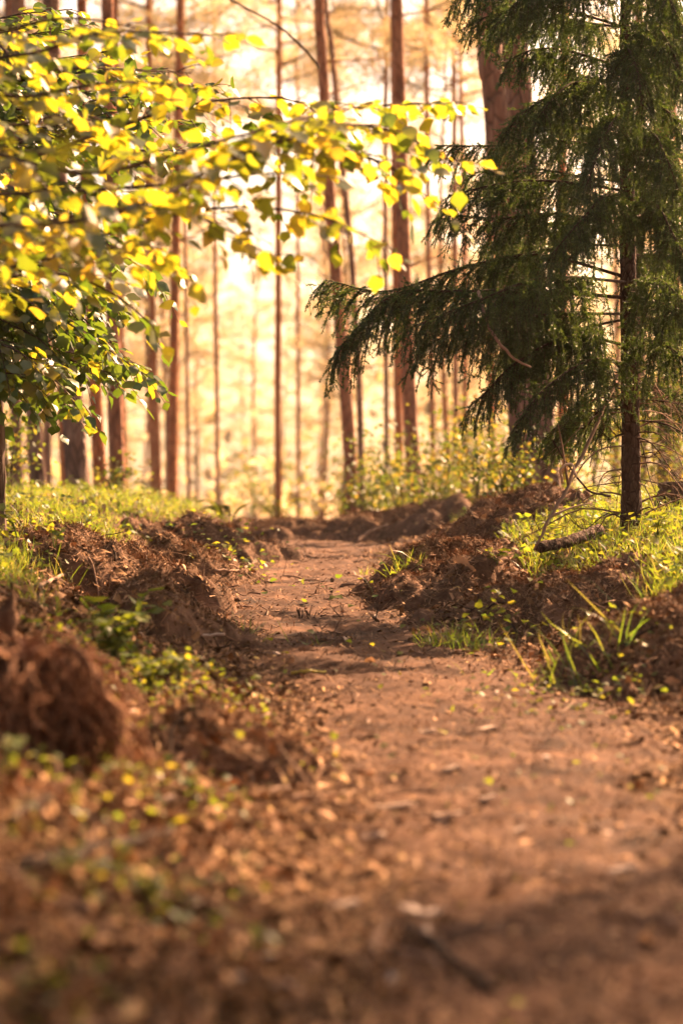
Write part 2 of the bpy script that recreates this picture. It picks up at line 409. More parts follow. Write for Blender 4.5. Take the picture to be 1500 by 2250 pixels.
for i, (mx_, my_, a, b, rot, h, lab) in enumerate(MOUNDS):
    nu, nv = 88, 60
    uu, vv = np.meshgrid(np.linspace(-1.5, 1.5, nu), np.linspace(-1.5, 1.5, nv), indexing='ij')
    X = mx_ + uu * a * math.cos(rot) - vv * b * math.sin(rot); Y = my_ + uu * a * math.sin(rot) + vv * b * math.cos(rot)
    val, r = mound_val(i, X, Y)
    Z = H0(X, Y) + val - 0.05 * sstep(0.95, 1.3, r) + 0.006
    mb = MB(); mb.add(np.stack([X, Y, Z], -1), grid_tris(nu, nv), 0.5)
    tag(mb.build('soil_mound', M_mound, origin=(mx_, my_, float(H0(mx_, my_)))), lab, 'soil mound', 'soil mounds along the path')

def gpt(px, py):
    """where the ray through a photo pixel meets the ground"""
    d = np.linspace(2.2, 40, 4000)
    x = (px - CX) * d / FPX; z = CAMZ + (CY - py) * d / FPX
    k = np.argmax(z < H(x, d))
    return np.array([x[k], d[k], float(H(x[k], d[k]))])

# ------------------------------------------------------------------ pines
def trunk_mesh(mb, pts, r0, r1, sides, rings, seed, flare=1.25):
    sp = spline(pts, rings); t = np.linspace(0, 1, rings)
    r = r0 + (r1 - r0) * t
    r = r * (1 + (flare - 1) * np.exp(-t * len(pts) * 6))
    tube(mb, sp, r, sides, rough=0.05, seed=seed)

def pine_crown(seed, z0, z1, rmax, nl, ncl, nbl, blade=0.17, bw=0.022, round_top=1.0):
    """limbs with needle tufts around an axis; local coordinates, z up from the tree's foot"""
    global rng
    keep = rng; rng = np.random.default_rng(seed)
    mb = MB(); cent = []
    for k in range(nl):
        t = (k + rng.random()) / nl
        z = z0 + (z1 - z0) * t
        L = rmax * (0.35 + 0.65 * math.sin(math.pi * min(1, 0.18 + 0.78 * t)) ** round_top) * rng.uniform(0.6, 1.1)
        az = rng.random() * 6.283; el = rng.uniform(0.05, 0.5) + 0.4 * t
        d = np.array([math.cos(az) * math.cos(el), math.sin(az) * math.cos(el), math.sin(el)])
        p = [np.array([0, 0, z]) + d * L * s + np.array([0, 0, -0.25 * L * s * (1 - s)]) + rng.normal(size=3) * 0.05 * L * s for s in (0, .35, .7, 1)]
        sp = spline(p, 6)
        tube(mb, sp, np.linspace(0.022, 0.006, 6) * (0.6 + L / rmax), 4, mat=1)
        for c in range(ncl):
            s = rng.uniform(0.35, 1.0)
            q = sp[min(5, int(s * 5))] + rng.normal(size=3) * np.array([0.30, 0.30, 0.14]) * L * 0.45
            cent.append(q)
    cent = np.array(cent); n = len(cent) * nbl
    sg = rng.uniform(0.12, 0.34, len(cent))
    T = np.repeat(cent, nbl, 0) + rng.normal(size=(n, 3)) * np.array([1, 1, 0.45]) * np.repeat(sg, nbl)[:, None]
    D = unit(rdir(n) + np.array([0, 0, 0.5])); X, Y, Z = frame(D, rdir(n))
    l = rng.uniform(0.7, 1.3, n)[:, None] * blade
    scatter(mb, [(-.5, 0, 0), (.5, 0, 0), (0, 1, 0)], [(0, 1, 2)], X * bw, Y * l, Z, T)
    rng = keep
    return mb.mesh('pine_crown', [M_pine, M_twig], smooth=False)

CROWN_TALL = [pine_crown(100 + k, 11.0, 19.0, 2.4, 32, 7, 60) for k in range(3)]
CROWN_YOUNG = [pine_crown(200 + k, 3.0, 12.5, 2.1, 36, 5, 36, 0.20, 0.03) for k in range(4)]

def pine(pts, w0, w1, d, tone, label, group='tall pines beyond the path', height=19.0, crown=True):
    p = [P(px, py, d) for px, py in pts]
    foot = p[0].copy(); gz = float(H0(foot[0], foot[1])); foot[2] = gz
    if p[0][2] > gz + 0.05: p = [np.array([p[0][0] - (p[1][0] - p[0][0]) * 0.15, d, gz - 0.15])] + p
    else: p = [np.array([p[0][0], d, gz - 0.15])] + p[1:]
    top = p[-1]; sl = (p[-1] - p[-2]) / max(1e-3, p[-1][2] - p[-2][2])
    for zz in (11.0, height):
        if zz > top[2] + 1:
            p.append(np.array([top[0] + sl[0] * (zz - top[2]) * 0.5, d + 0.01 * zz, zz]))
    r0 = w0 * d / FPX / 2; r1 = w1 * d / FPX / 2
    root = thing('pine_tree', label, 'tree', (foot[0], d, gz), group)
    near = d < 26
    sp = spline(p, 90 if near else 36); zt = sp[:, 2]
    ztop = CAMZ + CY * d / FPX
    r = np.interp(zt, [gz, ztop, height], [r0, r1, 0.03]) * (1 + 0.18 * np.exp(-(zt - gz) * 4))
    mb = MB(); tube(mb, sp, r, 22 if near else 10, rough=0.05, seed=int(d * 10) % 97)
    # dead stubs below the crown
    for k in range(random.randint(2, 5)):
        z = random.uniform(2.0, 11); q = np.array([np.interp(z, zt, sp[:, j]) for j in range(3)]); a = random.random() * 6.28
        L = random.uniform(0.25, 1.1); e = np.array([math.cos(a), math.sin(a), random.uniform(-0.1, 0.5)])
        tube(mb, spline([q, q + e * L * .5 + [0, 0, .02], q + e * L + [0, 0, random.uniform(-.1, .2)]], 5), np.linspace(0.014, 0.004, 5), 4)
    mb.build('trunk', PINE_BARK[0 if tone < 0.34 else 1 if tone < 0.67 else 2], root)
    if crown:
        q = np.array([np.interp(11, zt, sp[:, j]) for j in range(3)]) - np.array([foot[0], d, gz])
        q[2] = -2.8 if d >= 42 else 0
        a = random.random() * 6.28; s = random.uniform(0.85, 1.1)
        link('crown', random.choice(CROWN_TALL), root, Matrix.Translation(Vector(q)) @ Matrix.Rotation(a, 4, 'Z') @ Matrix.Diagonal((s, s, height / 19.3, 1)))
    return root

PINES = [
    ([(1200, 1112), (1165, 600), (1140, 200), (1128, 0)], 66, 56, 19, .2, 'thick grey-brown pine trunk behind the spruce, the front one of the close pair'),
    ([(1160, 1075), (1120, 600), (1086, 200), (1070, 0)], 64, 54, 21, .2, 'thick pine trunk half hidden by its twin, reaching further left above the spruce'),
    ([(772, 1060), (762, 900), (742, 650), (722, 400), (706, 100), (700, 0)], 31, 22, 30, .45, 'curving reddish pine leaning left, the thickest over the middle of the path'),
    ([(794, 1080), (787, 800), (768, 520), (745, 300), (728, 100), (715, 0)], 16, 11, 34, .3, 'thin dark pine running up just right of the curving reddish one'),
    ([(906, 1020), (900, 900), (885, 500), (877, 200), (872, 0)], 34, 25, 28, .5, 'straight red-brown pine left of the spruce branches, rising to the top'),
    ([(876, 1020), (872, 700), (868, 400)], 20, 17, 36, 1, 'orange pine trunk showing as a strip beside the straight red-brown pine'),
    ([(377, 1180), (382, 800), (388, 400), (395, 100)], 23, 17, 38, 1, 'bright orange pine trunk standing alone at the left of the glowing gap'),
    ([(352, 1170), (345, 950), (336, 700), (330, 400)], 15, 12, 45, .8, 'slender orange-brown pine just left of the bright orange trunk'),
    ([(416, 1160), (412, 900), (409, 650), (405, 300)], 9, 8, 50, .5, 'pencil-thin dark pine just right of the bright orange trunk'),
    ([(479, 1150), (476, 800), (473, 600), (470, 300)], 10, 8, 52, .5, 'thin dark pine in the glowing gap with a fern near its foot'),
    ([(262, 1180), (250, 800), (242, 400), (236, 0)], 34, 26, 26, .4, 'dark brown pine trunk rising through the hazel leaves to the top edge'),
    ([(274, 1180), (268, 900), (262, 600), (255, 200)], 16, 13, 40, .9, 'narrow orange pine tucked behind the dark brown trunk on the left'),
    ([(226, 1180), (212, 900), (198, 650), (185, 300)], 30, 22, 28, .9, 'broad orange-red pine trunk between two grey-brown trunks on the left'),
    ([(178, 1150), (160, 900), (140, 600), (122, 300), (112, 0)], 52, 36, 24, .15, 'thickest grey-brown pine trunk in the group on the left'),
    ([(148, 1165), (136, 900), (125, 600), (115, 200)], 19, 15, 36, .9, 'slim orange pine on the left side of the thickest grey-brown trunk'),
    ([(92, 1165), (76, 950), (60, 600), (45, 200)], 36, 28, 27, .15, 'dark grey pine leaning left below the hazel leaves'),
    ([(45, 1160), (35, 900), (25, 500)], 26, 20, 33, .2, 'blurred dark pine between the furrowed edge trunk and the leaning grey one'),
    ([(112, 1150), (108, 900), (104, 500)], 10, 8, 45, .3, 'very thin dark pine in the gap beside the leaning grey trunk'),
    ([(611, 1150), (610, 900), (611, 690), (612, 400)], 17, 13, 48, .9, 'soft orange pine in the middle of the golden backdrop'),
    ([(655, 1150), (655, 800), (654, 400)], 9, 7, 60, .5, 'faint thin pine between the soft orange pine and the curving one'),
    ([(952, 1100), (948, 850), (942, 600), (938, 300)], 13, 10, 42, .5, 'pale thin pine under the spruce branch tip, right of the red-brown pine'),
    ([(850, 1080), (846, 500), (847, 200), (850, 0)], 13, 10, 44, .3, 'thin dark knotted pine left of the straight red-brown pine at the top'),
    ([(1000, 900), (998, 400), (996, 0)], 14, 11, 46, .6, 'brown pine seen at the top between the red-brown pine and the spruce'),
    ([(1022, 1000), (1018, 520), (1012, 200)], 12, 10, 48, .8, 'small orange pine glimpsed at the edge of the spruce, left of the thick pair'),
    ([(1080, 1000), (1076, 520), (1070, 200)], 20, 16, 40, .9, 'orange pine close to the left side of the thick pair of trunks'),
    ([(1238, 1090), (1232, 500), (1240, 30)], 27, 22, 32, .9, 'orange pine showing through the spruce between thick pair and spruce trunk'),
    ([(1465, 1090), (1462, 850), (1460, 500)], 42, 36, 24, .2, 'dark pine trunk behind the bare twigs right of the spruce trunk'),
    ([(1412, 1080), (1408, 800), (1404, 400)], 22, 18, 30, .3, 'narrow brown pine directly beside the spruce trunk on its right'),
    ([(1487, 1000), (1482, 600), (1478, 200)], 22, 18, 40, .9, 'orange pine high at the right edge behind the spruce'),
]
for a in PINES: pine(*a)

# close trunk cut by the left edge
root = thing('forest_tree', 'dark furrowed trunk cut off by the left edge of the picture beside the grass', 'tree', (-1.775, 12.4, float(H0(-1.775, 12.4))))
mb = MB(); zz = np.linspace(root.location.z - 0.1, 9.5, 120)
tube(mb, np.stack([-1.775 - 0.012 * (zz - 0.6), 12.4 + 0 * zz, zz], -1), np.linspace(0.058, 0.02, 120) * (1 + .3 * np.exp(-(zz - zz[0]) * 5)), 20, rough=0.09, seed=4)
mb.build('trunk', M_bark_low, root)
link('crown', CROWN_YOUNG[0], root, Matrix.Translation((-0.1, 0, 3.4)) @ Matrix.Diagonal((.55, .55, .5, 1)))

def young_pine(x, y, s, k, group, label):
    z = float(H0(x, y))
    root = thing('pine_tree', label, 'tree', (x, y, z), group)
    mb = MB(); q = np.linspace(-0.2, 12.6 * s, 14)
    tube(mb, np.stack([x + 0.12 * np.sin(q * 0.4 + x), y + 0 * q, z + q], -1), np.linspace(0.085, 0.02, 14) * s, 7, rough=0.04)
    mb.build('trunk', PINE_BARK[1 + k % 2], root)
    link('crown', CROWN_YOUNG[k % 4], root, Matrix.Rotation(k * 1.7, 4, 'Z') @ Matrix.Diagonal((s, s, s, 1)))
FAR = 'far pines in the golden glow'
R2 = random.Random(21)
n = 0
for row, (d0, cnt) in enumerate([(56, 5), (68, 6), (80, 8), (94, 9), (110, 11), (128, 12)]):
    for k in range(cnt):
        d = d0 + R2.uniform(-6, 6); half = 0.165 * d
        x = -half + 2 * half * (k + R2.uniform(0.15, 0.85)) / cnt
        if abs(x / d + 0.045) < 0.012 and d < 100: continue      # the bright gap over the path
        px = CX + x * FPX / d
        where = ('behind the grey and orange trunks on the left' if px < 330 else 'behind the bright orange trunk' if px < 470 else 'in the glowing gap left of the soft orange pine' if px < 610 else
                 'between the soft orange pine and the curving pine' if px < 760 else 'between the curving pine and the red-brown pine' if px < 880 else 'behind the low bushes left of the spruce' if px < 1060 else 'glimpsed behind the spruce')
        young_pine(x, d, R2.uniform(0.8, 1.25), n, FAR + ' ' + where, 'far blurred pine with feathery crown ' + where); n += 1

# ------------------------------------------------------------------ unseen pines added right of the frame to shade the near path
SIDE = 'unseen pines added on the right to shade the path'
R3 = random.Random(5)
for (x, y) in [(10.0, 17.9), (11.6, 18.4), (10.9, 18.9)]:
    d = y; px = CX + x * FPX / d
    z = float(H0(x, y)); root = thing('pine_tree', 'tall unseen pine added out of view on the right, its crown shading the near path', 'tree', (x, y, z), SIDE)
    q = np.linspace(-0.2, 19, 24); mb = MB()
    tube(mb, np.stack([x + .15 * np.sin(q * .3 + x), y + 0 * q, z + q], -1), np.linspace(.13, .03, 24), 10, rough=.05)
    mb.build('trunk', PINE_BARK[R3.randint(0, 2)], root)
    link('crown', CROWN_TALL[R3.randint(0, 2)], root, Matrix.Rotation(R3.random() * 6, 4, 'Z'))

BEHIND = 'unseen young pines added to block sky light'
for k in range(18):  # arc of unseen pines added behind the camera to cut ambient sky light
    a = math.radians(-100 + 200 * k / 17) + R3.uniform(-.06, .06); rr_ = R3.uniform(6.5, 9) if k % 2 else R3.uniform(9.5, 13)
    young_pine(math.sin(a) * rr_, -1.5 - math.cos(a) * rr_, R3.uniform(1.0, 1.3), k, BEHIND, 'bushy unseen young pine added behind the viewer to hold back sky light')
# ------------------------------------------------------------------ leaves
def leaf_template(seed, seg=6, width=0.43, ser=0.05, fold=0.16, curl=0.16, tip=0.75, stalk=True):
    r = random.Random(seed)
    ts = [k / seg for k in range(seg + 1)]
    v, f = [], []
    for k, t in enumerate(ts):
        w = width * math.sin(math.pi * t ** tip) ** 0.8 if 0 < t < 1 else 0.0
        if k == seg - 1: w *= 0.8
        w *= 1 + r.uniform(-ser, ser) * 1.4
        zz = -curl * t * t + r.uniform(-.02, .02)
        v += [(-w, t - 0.06 * (w > 0), zz + fold * w * r.uniform(0.3, 1.2)), (0, t, zz), (w, t - 0.06 * (w > 0), zz + fold * w * r.uniform(0.3, 1.2))]
    for k in range(seg):
        a = 3 * k
        for s in (0, 1):
            i0, i1, i2, i3 = a + s, a + s + 1, a + s + 3, a + s + 4
            if k == 0: f.append((a + 1, i3, i2))
            elif k == seg - 1: f.append((i0, i1, a + 4))
            else: f += [(i0, i1, i3), (i0, i3, i2)]
    if stalk:
        n0 = len(v); v += [(-.015, -.22, .04), (.015, -.22, .04), (0, .02, 0)]; f.append((n0, n0 + 1, n0 + 2))
    return np.array(v), np.array(f)
HAZEL_T = [leaf_template(300 + k, 7, random.uniform(.38, .46), 0.13, random.uniform(-.15, .5), random.uniform(-.1, .55), tip=random.uniform(.85, 1.0)) for k in range(10)]
def leaf_meshes(mat, name='leaf'):
    out = []
    for tv, tf in HAZEL_T:
        m = MB(); m.add(tv, tf, 0.0); out.append(m.mesh(name, mat))
    return out

def hazel(name, label, foot, boughs, mat, size, spacing, twig_len, n_side, droop=0.35, stuff_cap=300, density=1.0, seed=0, cat='bush', group=None):
    """boughs: list of world polylines from stem to tip; twigs and leaves are grown along them"""
    global rng
    keep = rng; rng = np.random.default_rng(seed)
    root = thing(name, label, cat, foot, group)
    LB, LD, LN, LS = [], [], [], []
    for (poly, r0) in boughs:
        sp = spline(poly, max(10, 5 * len(poly))); mb = MB()
        tube(mb, sp, np.linspace(r0, 0.0025, len(sp)), 6)
        seg = np.linalg.norm(np.diff(sp, axis=0), axis=1); S = np.concatenate([[0], np.cumsum(seg)]); Ltot = S[-1]
        s = 0.12 * Ltot; side = 1
        while s < Ltot:
            q = np.array([np.interp(s, S, sp[:, j]) for j in range(3)]); k = min(len(sp) - 2, np.searchsorted(S, s))
            k = max(0, k - 1); t = unit(sp[k + 1] - sp[k])
            lat = unit(np.cross(t, [0, 0, 1.0])) * side
            L = twig_len * rng.uniform(0.4, 1.2) * (1 - 0.55 * s / Ltot)
            d = unit(t * rng.uniform(.3, 1.0) + lat * rng.uniform(.3, .9) + np.array([0, 0, rng.uniform(-.35, .35)]) + rng.normal(size=3) * .15)
            tw = np.array([q + d * L * u - np.array([0, 0, droop * L * u * u]) for u in np.linspace(0, 1, 6)])
            tube(mb, tw, np.linspace(0.0035, 0.0015, 6), 3, cap=False)
            nl = max(2, int(L / spacing * density)); 
            for j in range(nl):
                u = (j + .6) / nl; p = q + d * L * u - np.array([0, 0, droop * L * u * u])
                sd = 1 if j % 2 else -1
                l2 = unit(np.cross(d, [0, 0, 1.0])) * sd
                ld = unit(d * rng.uniform(.3, .9) + l2 * rng.uniform(.4, 1.0) * (0.3 if j == nl - 1 else 1) + np.array([0, 0, rng.uniform(-.75, .05)]))
                LB.append(p + ld * 0.015); LD.append(ld); LN.append(unit(np.array([0, 0, 1.0]) + rng.normal(size=3) * .42)); LS.append(size * rng.uniform(.5, 1.2))
            s += rng.uniform(.6, 1.4) * n_side; side = -side
        mb.build('branch', M_twig, root)
    LB, LD, LN, LS = map(np.array, (LB, LD, LN, LS))
    k = (np.abs(LB[:, 0] / LB[:, 1]) < .165) | (rng.random(len(LB)) < .3)
    LB, LD, LN, LS = LB[k], LD[k], LN[k], LS[k]
    X, Y, Z = frame(LD, LN)
    # the leaves that show largest are objects, the rest one part
    px = np.abs(LB[:, 0] / LB[:, 1]) < 0.145; pz = np.abs((LB[:, 2] - CAMZ) / LB[:, 1]) < 0.217
    key = np.where(px & pz, LS / LB[:, 1], 0); order = np.argsort(-key)
    first, rest = order[:stuff_cap], order[stuff_cap:]
    meshes = leaf_meshes(mat)
    fx = np.array(root.location)
    for i in first:
        s = LS[i]; m = Matrix.Identity(4)
        for c, a in enumerate((X[i] * s, Y[i] * s, Z[i] * s, LB[i] - fx)):
            for r_ in range(3): m[r_][c] = a[r_]
        link('leaf', meshes[i % len(meshes)], root, m)
    if len(rest):
        mb = MB()
        for k in range(len(HAZEL_T)):
            ii = rest[rest % len(HAZEL_T) == k]
            if len(ii):
                s = LS[ii][:, None]; scatter(mb, *HAZEL_T[k], X[ii] * s, Y[ii] * s, Z[ii] * s, LB[ii])
        tag(mb.build('leaves', mat, root), kind='stuff')
    print(name, label[:24], 'leaves', len(LB))
    rng = keep
    return root

def poly(*pts): return [P(a, b, d) for a, b, d in pts]

# green hazel in focus at the left
fA = np.array([-2.15, 12.0, float(H0(-2.15, 12.0))])
stemA = fA + [0.05, 0, 0.6]
bA = []
for (tipx, tipy, dd, midy, sx, sy) in [
    (330, 905, 11.6, 720, -150, 640), (180, 960, 11.2, 800, -150, 760), (310, 700, 12.3, 640, -150, 560), (345, 610, 12.2, 500, -150, 480),
    (90, 930, 12.2, 820, -140, 700), (250, 830, 12.4, 700, -150, 560), (150, 700, 11.4, 600, -140, 480), (60, 760, 12.8, 640, -140, 520),
    (455, 200, 11.8, 230, -150, 320), (420, 260, 12.2, 300, -160, 400), (330, 330, 12.5, 330, -160, 420), (250, 110, 12.3, 150, -150, 260),
    (180, 60, 12.0, 90, -150, 180), (200, 420, 12.6, 420, -160, 480), (120, 300, 12.8, 340, -160, 420), (420, 330, 12.8, 340, -150, 380),
    (90, 520, 12.6, 520, -150, 500), (60, 180, 12.8, 220, -150, 330), (240, 560, 13.0, 520, -150, 470),
    (200, 640, 12.9, 590, -150, 500), (130, 860, 12.9, 760, -150, 620), (20, 860, 11.8, 800, -150, 690), (230, 730, 11.9, 650, -150, 540),
    (150, 780, 11.5, 740, -150, 640), (60, 60, 11.8, 90, -150, 180), (130, 190, 11.6, 200, -150, 260), (230, 260, 11.7, 290, -150, 330), (60, 420, 11.8, 430, -150, 440),
    (300, 200, 12.0, 220, -150, 300), (160, 20, 12.4, 40, -150, 120), (120, 590, 11.7, 560, -150, 500), (370, 150, 12.3, 170, -150, 260), (260, 900, 12.0, 800, -150, 700), (100, 640, 11.5, 620, -150, 560), (220, 640, 11.8, 620, -150, 520),
    (300, 800, 12.6, 720, -150, 620), (70, 900, 11.6, 850, -150, 760), (340, 420, 12.9, 430, -150, 470), (150, 960, 12.6, 880, -150, 760)]:
    bA.append(([stemA + [0, 0, random.uniform(0, .8)], P(sx, sy, 12 + (dd - 12) * .4), P((sx + tipx) / 2, midy - (40 if tipy > 600 else 0), dd), P(tipx, tipy - (75 if tipy > 800 else 0), dd)], 0.011))
hazel('hazel_bush', 'green hazel with toothed leaves in focus, filling the left side before the pines', fA, bA, M_hazel_green, 0.074, 0.034, 0.48, 0.042, seed=1)

# yellow hazel nearer the camera, arching over the path
fB = np.array([-2.0, 9.0, float(H0(-2.0, 9.0))])
stemB = fB + [0.05, 0, 0.9]
bB = []
for pl in [
    [(-120, 360, 7.4), (200, 380, 7.2), (520, 300, 7.3), (760, 240, 8.0), (1010, 225, 8.6)],
    [(-120, 500, 7.2), (250, 470, 6.8), (560, 330, 7.4), (800, 275, 8.2), (1010, 360, 8.4)],
    [(-120, 560, 7.0), (200, 520, 6.6), (450, 460, 6.4), (680, 470, 6.4), (860, 545, 6.5)],
    [(-120, 440, 6.8), (180, 420, 6.4), (420, 400, 6.3), (600, 380, 6.2), (740, 390, 6.3)],
    [(-120, 600, 6.9), (150, 560, 6.6), (330, 540, 6.4), (400, 600, 6.4)],
    [(-120, 200, 6.6), (100, 110, 6.4), (260, 70, 6.4), (490, 80, 6.6)],
    [(-120, 120, 6.8), (40, 60, 6.6), (160, 40, 6.6), (300, 60, 6.6)],
    [(-120, 260, 6.6), (80, 210, 6.4), (260, 180, 6.4), (400, 190, 6.7)],
    [(-120, 320, 6.9), (60, 270, 6.7), (180, 250, 6.7), (280, 300, 6.8)],
    [(-120, 520, 6.6), (200, 470, 6.2), (420, 470, 6.1), (640, 590, 6.3)],
    [(600, 300, 7.6), (760, 330, 8.0), (880, 380, 8.2), (935, 440, 8.3)],
    [(-120, 80, 7.4), (60, 150, 7.2), (200, 150, 7.2), (420, 160, 7.4)],
    [(-120, 420, 7.4), (200, 300, 7.4), (420, 230, 7.5), (600, 215, 7.6), (700, 240, 7.6)],
    [(-120, 640, 7.4), (100, 600, 7.2), (240, 640, 7.2), (340, 720, 7.2)]]:
    w = [P(q[0], q[1], q[2] * (1.22 if pl[-1][0] < 900 else 1.02)) for q in pl]
    if pl[0][0] < 0: w = [stemB + [0, 0, random.uniform(0, .7)]] + w
    bB.append((w, 0.010))
hazel('hazel_bush', 'hazel with glowing yellow leaves, its boughs arching in from the left over the path', fB, bB, M_hazel_yellow, 0.068, 0.034, 0.34, 0.058, seed=2)

# bough very near the lens
fC = np.array([-0.95, 3.3, float(H0(-0.95, 3.3))])
bC = [([fC + [0, 0, .9], P(-200, 420, 3.2), P(60, 300, 3.1), P(280, 285, 3.1)], 0.006), ([fC + [0, 0, .9], P(-200, 460, 3.3), P(150, 400, 3.3), P(470, 370, 3.3)], 0.006)]
hazel('hazel_bush', 'hazel twig very near the lens, a few green leaves dissolved in blur at the left', fC, bC, M_hazel_green, 0.05, 0.07, 0.10, 0.16, seed=3)

# ------------------------------------------------------------------ spruce
def spruce_branch(root, poly_, r0, dens=1.0, sec_len=0.30, hang=0.8, npm=620):
    global rng
    sp = spline(poly_, 24); seg = np.linalg.norm(np.diff(sp, axis=0), axis=1); S = np.concatenate([[0], np.cumsum(seg)]); L = S[-1]
    wood = MB(); tube(wood, sp, np.linspace(r0 * .8, 0.0025, 24), 6, rough=.08)
    A, B = [], []                                # needle bearing segments
    start = 0.22 * L
    ns = int((L - start) / 0.0125 * dens)
    for k in range(ns):
        s = start + (L - start) * (k + rng.random() * .8) / ns
        q = np.array([np.interp(s, S, sp[:, j]) for j in range(3)]); i = min(22, max(0, np.searchsorted(S, s) - 1)); t = unit(sp[i + 1] - sp[i])
        side = (1 if k % 2 else -1) * unit(np.cross(t, [0, 0, 1.0]))
        l = sec_len * rng.uniform(.45, 1.15) * (1 - .55 * ((s - start) / (L - start)) ** 2)
        d = unit(t * rng.uniform(.3, .9) + side * rng.uniform(.15, .8) + np.array([0, 0, rng.uniform(-.5, .12)]))
        us = np.linspace(0, 1, 5)[:, None]
        pts = q + l * (d * us * (1 - .3 * us)) + np.array([0, 0, -1.0]) * (hang * l * us * us)
        tube(wood, pts, np.linspace(.0028, .0012, 5), 3, cap=False)
        A.append(pts[:-1]); B.append(pts[1:])
        for m in range(int(l / 0.028)):
            u = rng.uniform(.15, .95); pq = q + l * (d * u * (1 - .3 * u)) + np.array([0, 0, -hang * l * u * u])
            tt = unit(pts[min(4, int(u * 4) + 1)] - pts[int(u * 4)])
            dd = unit(tt * .75 + rng.normal(size=3) * .6); ll = rng.uniform(.035, .10) * (1.1 - .5 * u)
            A.append(pq[None]); B.append((pq + dd * ll + [0, 0, -.01])[None])
    # tip
    A.append(sp[12:-1]); B.append(sp[13:])
    A = np.concatenate(A); B = np.concatenate(B); ln = np.linalg.norm(B - A, axis=1)
    n = int(ln.sum() * npm)
    i = rng.choice(len(A), n, p=ln / ln.sum()); u = rng.random(n)[:, None]
    T = A[i] + (B[i] - A[i]) * u; t = unit(B[i] - A[i])
    D = unit(t * .75 + rdir(n) * .75 + np.array([0, 0, .1])); X, Y, Z = frame(D, rdir(n))
    l = rng.uniform(.010, .018, n)[:, None]
    w = wood.build('branch', M_twig, root)
    nb = MB(); scatter(nb, [(-.5, 0, 0), (.5, 0, 0), (0, 1, 0)], [(0, 1, 2)], X * .0042, Y * l, Z, T)
    o = nb.build('needles', M_spruce, root, smooth=False)
    o.parent = w
    tag(o, kind='stuff')
    return n

sx, sd = (1385 - CX) * 12 / FPX, 12.0
sz = float(H(sx, sd))
spruce = thing('spruce_tree', 'dark green spruce with drooping needle curtains filling the right side', 'tree', (sx, sd, sz))
mb = MB(); tp = [P(1386, 1185, 12), P(1385, 1000, 12), P(1382, 800, 12), P(1378, 500, 12), P(1374, 200, 12), P(1372, -100, 12), P(1370, -900, 12)]
tp[0][2] = sz - .08
tube(mb, spline(tp, 130), np.interp(np.linspace(0, 1, 130), [0, .02, .1, .6, 1], [.085, .060, .05, .036, .012]), 18, rough=.07, seed=8)
mb.build('trunk', M_bark_spruce, spruce)
def sp_at(py): 
    q = np.interp(py, [-900, -100, 200, 500, 800, 1000, 1185], [1370, 1372, 1374, 1378, 1382, 1385, 1386]); return P(q, py, 12)
N = 0
